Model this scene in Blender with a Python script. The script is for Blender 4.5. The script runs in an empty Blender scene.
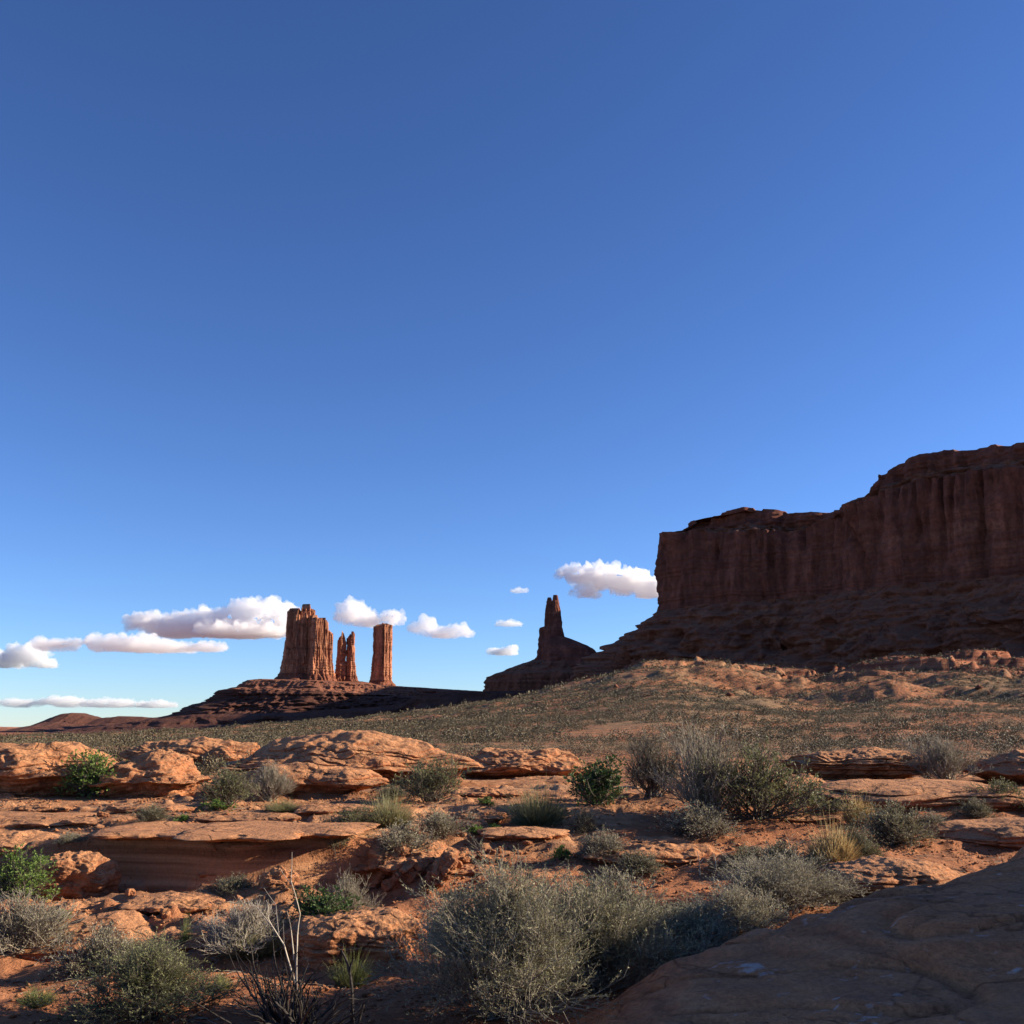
import bpy, math, numpy as np, time
from math import radians, sin, cos, tan
T0=time.time()
S=bpy.context.scene; COL=S.collection
R=np.random.default_rng(7)
SUN_AZ,SUN_EL=80.0,19.0
E=1.6; F=1024.0; PIT=math.atan(213/1024.0); SP,CP=sin(PIT),cos(PIT)

# ---------------------------------------------------------------- maths
def slope(py):
    dy=(512-np.asarray(py,float))/F
    return (SP+dy*CP)/(CP-dy*SP)
def zpix(py,Y): return E+Y*slope(py)
def xpix(px,py,Y):
    dy=(512-np.asarray(py,float))/F
    return Y*((np.asarray(px,float)-512)/F)/(CP-dy*SP)
def PT(px,py,Y): return np.array([xpix(px,py,Y),Y,zpix(py,Y)])
def sst(a,b,x):
    t=np.clip((x-a)/(b-a),0,1); return t*t*(3-2*t)
_p=np.random.default_rng(11).permutation(256); _p=np.concatenate([_p,_p,_p]).astype(np.int32)
_g3=np.random.default_rng(5).normal(size=(256,3)); _g3/=np.linalg.norm(_g3,axis=1)[:,None]
def pn3(x,y,z):
    x,y,z=np.broadcast_arrays(np.asarray(x,float),np.asarray(y,float),np.asarray(z,float))
    xi=np.floor(x).astype(np.int64);yi=np.floor(y).astype(np.int64);zi=np.floor(z).astype(np.int64)
    xf=x-xi;yf=y-yi;zf=z-zi
    u=xf*xf*xf*(xf*(xf*6-15)+10);v=yf*yf*yf*(yf*(yf*6-15)+10);w=zf*zf*zf*(zf*(zf*6-15)+10)
    xi&=255;yi&=255;zi&=255
    def g(a,b,c):
        h=_p[_p[_p[(xi+a)&255]+((yi+b)&255)]+((zi+c)&255)]
        q=_g3[h]; return q[...,0]*(xf-a)+q[...,1]*(yf-b)+q[...,2]*(zf-c)
    l=lambda a,b,t:a+(b-a)*t
    return 1.5*l(l(l(g(0,0,0),g(1,0,0),u),l(g(0,1,0),g(1,1,0),u),v),l(l(g(0,0,1),g(1,0,1),u),l(g(0,1,1),g(1,1,1),u),v),w)
def fbm(x,y,z=0.0,o=4,lac=2.03,gain=.5):
    s=0;a=1;f=1
    for i in range(o):
        s=s+a*pn3(x*f+i*17.3,y*f+i*5.1,np.asarray(z)*f+i*9.7); a*=gain; f*=lac
    return s
def ridged(x,y,z=0.0,o=3):
    s=0;a=1;f=1
    for i in range(o):
        s=s+a*(1-2*np.abs(pn3(x*f+i*7.3,y*f+i*15.1,np.asarray(z)*f+i*3.7))); a*=.5; f*=2.1
    return s
def terrace(h,step,sharp=6.0):
    q=h/step; i=np.floor(q); f=q-i
    return step*(i+ .22*f + .78*(1/(1+np.exp(-sharp*2*(f-.5)*2))))

# ---------------------------------------------------------------- mesh / tags
def mkmesh(name,V,Fq,mat=None,smooth=True,parent=None,uv=None):
    V=np.ascontiguousarray(V,dtype=np.float32)
    me=bpy.data.meshes.new(name)
    me.vertices.add(len(V)); me.vertices.foreach_set('co',V.ravel())
    Fl=Fq if isinstance(Fq,list) else [Fq]
    Fl=[f for f in Fl if len(f)]
    nl=sum(f.size for f in Fl); nf=sum(len(f) for f in Fl)
    me.loops.add(nl); me.polygons.add(nf)
    me.loops.foreach_set('vertex_index',np.concatenate([f.ravel() for f in Fl]).astype(np.int32))
    tot=np.concatenate([np.full(len(f),f.shape[1],np.int32) for f in Fl])
    st=np.concatenate([[0],np.cumsum(tot)[:-1]]).astype(np.int32)
    me.polygons.foreach_set('loop_start',st)
    if smooth: me.polygons.foreach_set('use_smooth',np.ones(nf,bool))
    me.update(calc_edges=True)
    if mat: me.materials.append(mat)
    o=bpy.data.objects.new(name,me); COL.objects.link(o)
    if parent: o.parent=parent
    return o
def attr(o,name,val):
    a=o.data.attributes.new(name,'FLOAT','POINT'); a.data.foreach_set('value',np.ascontiguousarray(val,dtype=np.float32))
def tag(o,label=None,cat=None,group=None,kind=None):
    if label:o['label']=label
    if cat:o['category']=cat
    if group:o['group']=group
    if kind:o['kind']=kind
    return o
def empty(name,loc,label,cat,group=None,rz=0):
    o=bpy.data.objects.new(name,None); COL.objects.link(o); o.location=[float(v) for v in loc]; o.rotation_euler=(0,0,rz)
    o.empty_display_size=.1
    return tag(o,label,cat,group)
def gridfaces(nr,nc,wrap=False):
    c=nc if wrap else nc-1
    i=np.arange(nr-1)[:,None]; j=np.arange(c)[None,:]; j2=(j+1)%nc
    return np.stack([i*nc+j,i*nc+j2,(i+1)*nc+j2,(i+1)*nc+j],-1).reshape(-1,4)

# ---------------------------------------------------------------- materials
def newmat(name):
    m=bpy.data.materials.new(name); m.use_nodes=True; nt=m.node_tree; nt.nodes.clear()
    out=nt.nodes.new('ShaderNodeOutputMaterial'); return m,nt,out
def N(nt,t,**k):
    n=nt.nodes.new(t)
    for a,b in k.items():
        if a in n.inputs.keys() if hasattr(n.inputs,'keys') else False: n.inputs[a].default_value=b
        else: setattr(n,a,b)
    return n
def ramp(nt,stops,src,interp='LINEAR'):
    r=nt.nodes.new('ShaderNodeValToRGB'); r.color_ramp.interpolation=interp
    el=r.color_ramp.elements
    while len(el)<len(stops): el.new(.5)
    for e,(p,c) in zip(el,stops):
        e.position=p; e.color=(c[0],c[1],c[2],1) if not isinstance(c,(int,float)) else (c,c,c,1)
    nt.links.new(src,r.inputs[0]); return r.outputs[0]
def noise(nt,vec,scale,detail=4,rough=.55,dist=0.0):
    n=nt.nodes.new('ShaderNodeTexNoise'); n.inputs['Scale'].default_value=scale; n.inputs['Detail'].default_value=detail
    n.inputs['Roughness'].default_value=rough; n.inputs['Distortion'].default_value=dist
    if vec is not None: nt.links.new(vec,n.inputs['Vector'])
    return n.outputs['Fac']
def mapping(nt,vec,scale):
    m=nt.nodes.new('ShaderNodeMapping'); m.inputs['Scale'].default_value=scale; nt.links.new(vec,m.inputs['Vector']); return m.outputs[0]
def mixc(nt,fac,a,b,mode='MIX'):
    m=nt.nodes.new('ShaderNodeMix'); m.data_type='RGBA'; m.blend_type=mode
    for s,v in ((0,fac),(6,a),(7,b)):
        if isinstance(v,(int,float)): m.inputs[s].default_value=v
        elif isinstance(v,tuple): m.inputs[s].default_value=(*v,1)
        else: nt.links.new(v,m.inputs[s])
    return m.outputs[2]
def math_(nt,op,a,b=0.0):
    m=nt.nodes.new('ShaderNodeMath'); m.operation=op
    for i,v in enumerate((a,b)):
        if isinstance(v,(int,float)): m.inputs[i].default_value=v
        else: nt.links.new(v,m.inputs[i])
    return m.outputs[0]
def bump(nt,h,strength,dist,prev=None):
    b=nt.nodes.new('ShaderNodeBump'); b.inputs['Strength'].default_value=strength; b.inputs['Distance'].default_value=dist
    nt.links.new(h,b.inputs['Height'])
    if prev is not None: nt.links.new(prev,b.inputs['Normal'])
    return b.outputs[0]
def finish(nt,out,col,rough=.9,nrm=None,spec=.2):
    p=nt.nodes.new('ShaderNodeBsdfPrincipled'); p.inputs['Roughness'].default_value=rough
    p.inputs['Specular IOR Level'].default_value=spec
    if isinstance(col,tuple): p.inputs['Base Color'].default_value=(*col,1)
    else: nt.links.new(col,p.inputs['Base Color'])
    if nrm is not None: nt.links.new(nrm,p.inputs['Normal'])
    nt.links.new(p.outputs[0],out.inputs[0]); return p

def rock_mat(name,base=(.47,.225,.105),dark=(.25,.10,.05),pale=(.60,.34,.18),scale=1.0,varnish=.5,tops=.5,lichen=False,bs=1.0,bed=9.0,bandb=.045,streak=0.,crack=.75,cs=(1,1,2.2)):
    m,nt,out=newmat(name)
    g=nt.nodes.new('ShaderNodeNewGeometry'); pos=g.outputs['Position']
    # bedding: warped height bands
    warp=noise(nt,pos,.9*scale,3)
    sx=nt.nodes.new('ShaderNodeSeparateXYZ'); nt.links.new(pos,sx.inputs[0])
    zz=math_(nt,'ADD',sx.outputs[2],math_(nt,'MULTIPLY',warp,.28/scale))
    cb=nt.nodes.new('ShaderNodeCombineXYZ')
    nt.links.new(math_(nt,'MULTIPLY',sx.outputs[0],.12*scale),cb.inputs[0]); nt.links.new(math_(nt,'MULTIPLY',sx.outputs[1],.12*scale),cb.inputs[1])
    nt.links.new(math_(nt,'MULTIPLY',zz,bed*scale),cb.inputs[2])
    band=noise(nt,cb.outputs[0],1.0,6,.65)
    big=noise(nt,pos,.7*scale,5,.6)
    med=noise(nt,pos,6*scale,6,.65)
    fine=noise(nt,pos,38*scale,5,.7)
    c=ramp(nt,[(.36,dark),(.52,base),(.68,pale)],band)
    c=mixc(nt,ramp(nt,[(.35,0),(.65,1)],big),c,base)
    c=mixc(nt,math_(nt,'MULTIPLY',ramp(nt,[(.42,1),(.56,0)],med),varnish),c,dark)
    # sandy bleached upward faces
    nz=nt.nodes.new('ShaderNodeSeparateXYZ'); nt.links.new(g.outputs['Normal'],nz.inputs[0])
    up=ramp(nt,[(.45,0),(.9,1)],nz.outputs[2])
    c=mixc(nt,math_(nt,'MULTIPLY',up,tops),c,pale)
    wv=nt.nodes.new('ShaderNodeTexNoise'); wv.inputs['Scale'].default_value=1.3*scale; wv.inputs['Detail'].default_value=4; nt.links.new(pos,wv.inputs['Vector'])
    wm=nt.nodes.new('ShaderNodeVectorMath'); wm.operation='MULTIPLY_ADD'; nt.links.new(wv.outputs['Color'],wm.inputs[0]); wm.inputs[1].default_value=(1.1/scale,)*3; nt.links.new(pos,wm.inputs[2])
    vc=nt.nodes.new('ShaderNodeTexVoronoi'); vc.feature='DISTANCE_TO_EDGE'; vc.inputs['Scale'].default_value=1.5*scale; nt.links.new(mapping(nt,wm.outputs[0],cs),vc.inputs['Vector'])
    ck=ramp(nt,[(0,0),(.035,1)],vc.outputs['Distance']); gate=ramp(nt,[(.42,0),(.55,1)],noise(nt,pos,.9*scale,2))
    c=mixc(nt,math_(nt,'MULTIPLY',gate,crack),c,mixc(nt,1.0,c,ramp(nt,[(0,.32),(1,1)],ck),'MULTIPLY'))
    if streak:  # vertical tone streaks stand in for relief shading on cliff faces
        st=noise(nt,mapping(nt,pos,(1.6*scale,1.6*scale,.16*scale)),1.0,6,.62,.4); st2=noise(nt,mapping(nt,pos,(5*scale,5*scale,.4*scale)),1.0,4,.6)
        c=mixc(nt,streak,c,ramp(nt,[(.38,.25),(.52,.9),(.66,1.5)],st),'MULTIPLY')
        c=mixc(nt,streak*.7,c,ramp(nt,[(.36,.45),(.6,1.15)],st2),'MULTIPLY')
    c=mixc(nt,.55,c,ramp(nt,[(.32,.3),(.66,1.0)],fine),'MULTIPLY')
    if lichen:
        l1=ramp(nt,[(.655,0),(.70,1)],noise(nt,mapping(nt,pos,(1,1.6,1)),3.6,4,.55,.3))
        l2=ramp(nt,[(.66,0),(.72,1)],noise(nt,pos,9.0,3))
        c=mixc(nt,math_(nt,'MULTIPLY',math_(nt,'MAXIMUM',l1,math_(nt,'MULTIPLY',l2,.6)),.7),c,(.62,.50,.44))
    pit=nt.nodes.new('ShaderNodeTexVoronoi'); pit.inputs['Scale'].default_value=11*scale; nt.links.new(pos,pit.inputs['Vector'])
    b0=bump(nt,math_(nt,'MULTIPLY',ck,gate),crack,.05/scale)
    b1=bump(nt,band,.8,bandb*bs/scale,b0)
    b2=bump(nt,med,.8,.045*bs/scale,b1)
    b3=bump(nt,fine,.9,.02*bs/scale,b2)
    b4=bump(nt,pit.outputs['Distance'],.2,.03*bs/scale,b3)
    finish(nt,out,c,.92,b4,.15); return m

M={}
M['rock']=rock_mat('sandstone',base=(.50,.20,.088),dark=(.21,.078,.038),pale=(.68,.345,.165),varnish=.75,tops=.5)
M['slick']=rock_mat('shaded_slickrock',base=(.60,.245,.11),dark=(.26,.095,.05),pale=(.74,.36,.18),varnish=.3,tops=.1,lichen=True,bs=1.3,bed=14,crack=.5)
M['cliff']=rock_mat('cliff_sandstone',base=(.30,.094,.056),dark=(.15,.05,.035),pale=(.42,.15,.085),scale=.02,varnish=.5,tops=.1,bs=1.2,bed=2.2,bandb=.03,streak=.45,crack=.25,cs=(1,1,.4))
M['far']=rock_mat('butte_sandstone',base=(.60,.25,.135),dark=(.36,.135,.075),pale=(.70,.36,.21),scale=.02,varnish=.5,tops=.1,bs=1.4,bed=3,bandb=.02,streak=.5,cs=(1,1,.4))
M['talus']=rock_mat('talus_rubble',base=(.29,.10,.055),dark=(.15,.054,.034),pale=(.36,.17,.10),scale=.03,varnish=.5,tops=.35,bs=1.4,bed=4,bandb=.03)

M['shade']=rock_mat('shade_tinted_talus',base=(.15,.058,.038),dark=(.085,.034,.024),pale=(.20,.09,.056),scale=.03,varnish=.6,tops=.2,bs=1.4,bed=4,bandb=.03)  # copy of the talus darkened to stand in for mesa shadow
def ground_mat():
    m,nt,out=newmat('desert_ground')
    g=nt.nodes.new('ShaderNodeNewGeometry'); pos=g.outputs['Position']
    at=nt.nodes.new('ShaderNodeAttribute'); at.attribute_name='rock'
    af=nt.nodes.new('ShaderNodeAttribute'); af.attribute_name='farness'
    big=noise(nt,pos,.35,5,.6); med=noise(nt,pos,5,6,.65); fine=noise(nt,pos,45,5,.7)
    soil=ramp(nt,[(.3,(.36,.135,.06)),(.55,(.45,.185,.085)),(.75,(.50,.235,.12))],big)
    soil=mixc(nt,math_(nt,'MULTIPLY',ramp(nt,[(.40,1),(.55,0)],med),.4),soil,(.28,.11,.055))
    band=noise(nt,mapping(nt,pos,(.25,.25,14)),1.0,5,.6)
    rk=ramp(nt,[(.35,(.27,.115,.055)),(.52,(.47,.225,.11)),(.7,(.60,.33,.18))],band)
    c=mixc(nt,at.outputs['Fac'],soil,rk)
    # far plain: gravel, dead grass and red soil in patches
    fb=noise(nt,pos,.035,6,.62); ff=noise(nt,pos,.6,6,.7)
    fc=ramp(nt,[(.36,(.34,.215,.115)),(.47,(.42,.225,.115)),(.56,(.48,.185,.085)),(.72,(.54,.26,.13))],fb)
    fc=mixc(nt,math_(nt,'MULTIPLY',ramp(nt,[(.42,1),(.56,0)],ff),.75),fc,(.19,.13,.08))
    ar=nt.nodes.new('ShaderNodeAttribute'); ar.attribute_name='red'
    rb=noise(nt,mapping(nt,pos,(.02,.02,.5)),1.0,4,.6)
    fc=mixc(nt,ar.outputs['Fac'],fc,ramp(nt,[(.35,(.20,.065,.036)),(.5,(.33,.11,.055)),(.66,(.42,.19,.10))],rb))
    c=mixc(nt,af.outputs['Fac'],c,fc)
    c=mixc(nt,.4,c,ramp(nt,[(.3,.35),(.7,1.0)],fine),'MULTIPLY')
    b1=bump(nt,med,.9,.06); b2=bump(nt,fine,.8,.025,b1); 
    b3=bump(nt,ff,1.0,1.1,b2)
    mx=nt.nodes.new('ShaderNodeMix'); mx.data_type='VECTOR'
    nt.links.new(af.outputs['Fac'],mx.inputs[0]); nt.links.new(b2,mx.inputs[4]); nt.links.new(b3,mx.inputs[5])
    finish(nt,out,c,.95,mx.outputs[1],.1); return m
M['ground']=ground_mat()

def leaf_mat(name,a,b,tr=.25,c3=None,rnd=(.65,1.2),ns=9):
    m,nt,out=newmat(name)
    g=nt.nodes.new('ShaderNodeNewGeometry'); oi=nt.nodes.new('ShaderNodeObjectInfo')
    n=noise(nt,g.outputs['Position'],ns,3)
    c=mixc(nt,ramp(nt,[(.35,0),(.65,1)],n),a,b)
    if c3: c=mixc(nt,ramp(nt,[(.5,0),(.62,1)],noise(nt,g.outputs['Position'],2.3,2)),c,c3)
    rs=g.outputs['Random Per Island']
    c=mixc(nt,.5,c,ramp(nt,[(0,rnd[0]),(1,rnd[1])],rs),'MULTIPLY')
    c=mixc(nt,.35,c,ramp(nt,[(0,.7),(1,1.2)],oi.outputs['Random']),'MULTIPLY')
    d=nt.nodes.new('ShaderNodeBsdfPrincipled'); d.inputs['Roughness'].default_value=.6; d.inputs['Specular IOR Level'].default_value=.25
    t=nt.nodes.new('ShaderNodeBsdfTranslucent'); mx=nt.nodes.new('ShaderNodeMixShader'); mx.inputs[0].default_value=tr
    nt.links.new(c,d.inputs['Base Color']); nt.links.new(c,t.inputs['Color'])
    nt.links.new(d.outputs[0],mx.inputs[1]); nt.links.new(t.outputs[0],mx.inputs[2]); nt.links.new(mx.outputs[0],out.inputs[0])
    return m
M['sage']=leaf_mat('sage_leaves',(.30,.265,.165),(.48,.43,.30),.2)  # leaf tone raised to stand in for sunlit tips
M['sagedk']=leaf_mat('dark_sage_leaves',(.19,.18,.095),(.38,.345,.21),.15)
M['olive']=leaf_mat('olive_leaves',(.15,.16,.065),(.25,.245,.12),.25)
M['green']=leaf_mat('green_leaves',(.13,.21,.04),(.21,.30,.075),.3)
M['dkgreen']=leaf_mat('dark_green_leaves',(.05,.095,.025),(.10,.15,.045),.2)
M['grass']=leaf_mat('green_grass',(.25,.24,.11),(.36,.33,.17),.3)
M['tuft']=leaf_mat('green_tuft',(.20,.23,.07),(.32,.32,.13),.3)
M['straw']=leaf_mat('dry_grass',(.58,.42,.19),(.72,.57,.31),.35)
M['scrub']=leaf_mat('scrub_leaves',(.055,.048,.025),(.12,.098,.055),.05,(.165,.122,.07),(.85,1.1),.25)
def twig_mat(name,a,b):
    m,nt,out=newmat(name); g=nt.nodes.new('ShaderNodeNewGeometry')
    c=mixc(nt,ramp(nt,[(.35,0),(.65,1)],noise(nt,g.outputs['Position'],14,3)),a,b)
    finish(nt,out,c,.8,bump(nt,noise(nt,g.outputs['Position'],160,3),.5,.004),.2); return m
M['twig']=twig_mat('grey_twigs',(.17,.14,.105),(.33,.285,.22))
M['twigdk']=twig_mat('dark_twigs',(.07,.055,.042),(.14,.115,.09))  # twigs kept dark to paint in the shaded shrub cores
M['deadwood']=twig_mat('charred_wood',(.018,.015,.013),(.045,.037,.032))
M['paletwig']=twig_mat('pale_dead_twigs',(.30,.25,.20),(.44,.38,.30))

# ---------------------------------------------------------------- terrain
CX=np.array([-400,0,100,200,300,400,480,560,620,660,700,740,790,840,890,950,1024,1400],float)
CC=np.array([741,739,735.5,731,724,714,702,687,672,662,663,668,680,678,662,658,660,662],float)
CY=np.array([330,330,340,360,380,410,440,480,520,560,600,640,680,720,760,790,800,820],float)
def pxu(u): return 512+u*F/CP
def Hmid(x,y):
    u=x/np.maximum(y,1.0); px=pxu(u)
    cp=np.interp(px,CX,CC); cy=np.interp(px,CX,CY)
    # smooth the crest table a little
    cp=(cp+np.interp(px-18,CX,CC)+np.interp(px+18,CX,CC))/3
    f=np.clip(np.log(np.maximum(y,1)/55.)/np.log(cy/55.),0,1)
    py=751+(cp-751)*(f**1.05)
    z=zpix(py,np.minimum(y,cy))
    left=sst(640,480,px)
    # beyond the crest
    over=np.maximum(y-cy,0)
    z=z-left*14*sst(0,350,over)+(1-left)*(-10*sst(0,160,over))
    # hummocks
    a=np.clip((y-40)/300,0,1)
    right=sst(560,760,px)
    n=fbm(x/60,y/60,1.3,5)*2.2*a*(1+1.2*right)
    n=n+a*(.9*fbm(x/14,y/14,4.1,4))+right*a*sst(150,400,y)*(1.1*ridged(x/22,y/14,6.1,3)-1)
    n=n+right*sst(150,480,y)*sst(2600,1000,y)*(ridged(x/120,y/75,2.2,5)-1.0)*7.0
    m=sst(1000,1500,y)
    n=n*(1-m)+m*n*.5
    cliffy=right*sst(350,600,y)*sst(1400,1000,y)
    z=z+n
    z=z*(1-cliffy)+cliffy*(terrace(z+.8*fbm(x/22,y/22,3.,3),9.0,9)*.85+.15*z)
    return z
def wally(x): return 10.95+.55*pn3(x/1.7,3.1,.5)+.25*pn3(x/.6,7.1,.5)
def Hnear(x,y):
    wl=sst(-.75,-1.5,x+.25*pn3(y/.8,x*0,2.))*(1-.6*sst(-4.6,-5.6,x))
    wy=wally(x)
    stepL=.43*sst(-.035,.05,y-wy)
    ramp_=.42*sst(8.5,15.5,y)
    base=wl*stepL+(1-wl)*ramp_
    base=base*(1-sst(21,33,y))+0*y
    n1=fbm(x/2.6,y/1.8,.7,4); n2=fbm(x/.7,y/.5,3.3,4)
    rock=sst(-.1,.25,n1+.5*sst(11,13,y)-.45*sst(8.3,7.2,y)+.15-1.0*sst(.5,2,x)*sst(15.5,14.5,y)*sst(8,9.5,y))
    h=base+.13*n1*sst(4,9,y)+.05*n2
    t=terrace(h+.03*fbm(x*2,y*3,1.,4),.105,9)
    t2=terrace(h+.012*fbm(x*4,y*6,2.,3),.045,7)
    h=h*(1-rock)+rock*(.65*t+.35*t2)
    # ground in the gully in front of the wall
    gul=sst(9.6,10.5,y)*sst(11.1,10.6,y)*sst(-.6,-1.6,x)
    h=h-.12*gul
    # low shoulders of rock between the boulder and the sand
    sh=sst(8.0,8.5,y)*sst(10.4,9.4,y)*sst(-.8,-1.6,x)
    h=h+sh*(.22*np.maximum(0,ridged(x/1.1,y/.75,6.,3)-.55)*.6+.05)
    # sand hump below the big bush
    h=h+.42*np.exp(-(((x-3.9)/1.5)**2+((y-16.2)/1.6)**2))
    h=h+.016*fbm(x*4,y*5,8.,5,gain=.6)
    return h,rock
def Hf(x,y,want=False):
    x=np.asarray(x,float);y=np.asarray(y,float)
    hn,rock=Hnear(x,y); hm=Hmid(x,np.maximum(y,30))
    w=sst(27,60,y)
    h=hn*(1-w)+hm*w
    # far basin
    w2=sst(1800,5000,y); h=h*(1-w2)+w2*(-25)
    if want: return h,rock*(1-w)
    return h
def place(px,py,y0=3.5,y1=2500):
    Y=np.geomspace(y0,y1,5000); x=xpix(px,py,Y); z=zpix(py,Y)
    k=np.nonzero(z<=Hf(x,Y))[0]; k=k[0] if len(k) else len(Y)-1
    return float(x[k]),float(Y[k]),float(Hf(x[k:k+1],Y[k:k+1])[0])
def terrain():
    ud=np.linspace(-.60,.60,760); us=.60*np.geomspace(1,9,60)[1:]
    U=np.concatenate([-us[::-1],ud,us])
    Y1=np.concatenate([np.linspace(-2.6,4,40)[:-1],np.geomspace(4,30,560)[:-1],np.geomspace(30,1500,430)[:-1],np.geomspace(1500,14000,60)])
    YY,UU=np.meshgrid(Y1,U,indexing='ij'); XX=UU*(YY+3.0)
    Z=np.empty_like(XX); K=np.empty_like(XX)
    for i in range(0,len(Y1),120):
        z,k=Hf(XX[i:i+120],YY[i:i+120],True); Z[i:i+120]=z; K[i:i+120]=k
    # back row closes the ground behind the camera
    o=mkmesh('ground',np.stack([XX,YY,Z],-1).reshape(-1,3),gridfaces(len(Y1),len(U)),M['ground'])
    attr(o,'rock',K.ravel()); attr(o,'farness',sst(24,55,YY).ravel())
    pr=pxu(XX/np.maximum(YY,1)); attr(o,'red',(sst(690,860,pr+40*fbm(XX/60,YY/60,0.,3))*sst(330,560,YY)+sst(1000,1300,YY)*.8).clip(0,1).ravel())
    tag(o,'red desert ground of sand, sandstone ledges and scrub plain','ground',None,'structure')
    # ground behind the viewer
    gx=np.linspace(-60,60,80); gy=np.linspace(-80,-2.4,50)
    A,B=np.meshgrid(gx,gy); Zb=Hf(A,B)-.02
    o=mkmesh('sand',np.stack([A,B,Zb],-1).reshape(-1,3),gridfaces(50,80),M['ground'])
    attr(o,'rock',np.zeros(4000)); attr(o,'farness',np.zeros(4000)); attr(o,'red',np.zeros(4000)); tag(o,'red sand behind the viewpoint','ground',None,'structure')
terrain()
print('terrain',time.time()-T0)

# ---------------------------------------------------------------- rocks
def boxgrid(nx,ny,nz):
    V={};out=[];Fc=[]
    def vid(i,j,k):
        key=(i,j,k)
        if key not in V: V[key]=len(out); out.append((2*i/nx-1,2*j/ny-1,2*k/nz-1))
        return V[key]
    for (a,b,fix,val) in (('x','y','z',0),('x','y','z',nz),('x','z','y',0),('x','z','y',ny),('y','z','x',0),('y','z','x',nx)):
        na={'x':nx,'y':ny,'z':nz}[a]; nb={'x':nx,'y':ny,'z':nz}[b]
        def g(p,q):
            d={a:p,b:q,fix:val}; return vid(d['x'],d['y'],d['z'])
        flip=(fix=='z' and val==0) or (fix=='y' and val!=0) or (fix=='x' and val==0)
        for p in range(na):
            for q in range(nb):
                f=[g(p,q),g(p+1,q),g(p+1,q+1),g(p,q+1)]
                Fc.append(f[::-1] if flip else f)
    return np.array(out),np.array(Fc)
def rock(name,c,size,label,cat,seed,n=60,power=3.2,strata=.10,nst=5,rough=.10,under=0.0,dome=.5,rot=(0,0,0),mat='rock',group=None,tilt=0,ledge=.0):
    """closed sandstone body; c = centre of its base, size = full extents"""
    a,b,h=size[0]/2,size[1]/2,size[2]
    m=max(size[0],size[1]); 
    nx=max(8,int(n*size[0]/m)); ny=max(8,int(n*size[1]/m)); nz=max(10,int(n*.9*min(1,h/m*1.6)))
    V,Fc=boxgrid(nx,ny,nz)
    # cube -> superellipsoid
    q=np.abs(V)**power; r=(q.sum(1))**(1/power); V=V/r[:,None]*np.abs(V).max(1)[:,None]
    x,y,z=V[:,0],V[:,1],V[:,2]            # z in -1..1
    zt=(z+1)/2
    rad=np.hypot(x,y)
    # domed top
    top=sst(.4,1,zt); z2=zt-dome*top*np.minimum(rad,1.2)**2*.75
    sx=seed*3.71
    X=x*a; Y=y*b; Zz=z2*h
    ang=np.arctan2(y,x)
    # plan irregularity
    out=1+.28*fbm(np.cos(ang)*1.1+sx,np.sin(ang)*1.1,0*ang+seed,3)*np.minimum(rad,1)
    X=X*out; Y=Y*out
    # bedding ledges
    zw=Zz/h*nst+.7*fbm(X/m*3+sx,Y/m*3,0*X,3)
    led=pn3(zw,seed*1.3+0*zw,.2*X/m)+.5*pn3(zw*2.3,seed*2.3+0*zw,.4*X/m)
    s=1+strata*led*sst(0,.35,rad)
    if under: s=s*(1-under*sst(.62,.30,zt+.18*pn3(X/m*5+sx,Y/m*5,0*X)))
    X=X*s; Y=Y*s
    if ledge: Zz=Zz*(1-ledge)+ledge*terrace(Zz,h/ (nst+.0),5)
    d=fbm(X/m*3+sx,Y/m*3,Zz/m*7,6,gain=.5)
    dn=np.stack([x,y,(zt-.3)*1.5],-1); dn/=np.linalg.norm(dn,axis=1)[:,None]+1e-6
    amp=rough*min(m*.5,h)*1.1
    P=np.stack([X,Y,Zz],-1)+dn*(amp*d)[:,None]
    P=P+dn*(amp*.16*(ridged(X/m*8+sx,Y/m*8,Zz/m*26,4)-1))[:,None]
    wz=Zz+.10*h*fbm(X*.8+sx,Y*.8,0*X,3); cr=-np.exp(-((pn3(wz*9,seed+0*wz,X*.5)/.10)**2))*sst(.3,.8,rad)
    P[:,:2]=P[:,:2]*(1+.05*cr)[:,None]
    rx,ry,rz=rot
    for ax,an in ((0,rx),(1,ry),(2,rz)):
        if an:
            ca,sa=cos(an),sin(an); i,j=[(1,2),(2,0),(0,1)][ax]
            A,B=P[:,i].copy(),P[:,j].copy(); P[:,i]=A*ca-B*sa; P[:,j]=A*sa+B*ca
    o=mkmesh(name,P,Fc,M[mat]); o.location=[float(v) for v in c]
    tag(o,label,cat,group); return o
def prock(name,px0,px1,pt,pb,depth,label,cat,seed,sink=.12,yoff=0,**k):
    """rock sized from where it is seen: columns px0..px1, top row pt, foot row pb"""
    x,y,z=place((px0+px1)/2,pb)
    y+=yoff
    yc=y+depth/2; w=(px1-px0)/F*yc*1.0
    zb=float(Hf(np.array([x]),np.array([yc]))[0]); zb=min(zb,z)-sink
    ztop=zpix(pt,yc)
    return rock(name,(xpix((px0+px1)/2,pb,yc),yc,zb),(w,depth,max(.08,ztop-zb)*1.08),label,cat,seed,**k)
OC='sandstone_outcrop'
prock(OC,-70,112,748,800,2.8,'low rounded sandstone dome at the left edge behind the bright green bush','rock outcrop',1,n=150,under=.22,dome=.35,strata=.07,nst=4,rough=.12)
prock(OC,100,212,757,799,1.7,'rounded sandstone hump with shaded hollow front, right of the bright green bush','rock outcrop',2,n=130,under=.3,dome=.6,strata=.06,nst=3,rough=.12,sink=.15)
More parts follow.
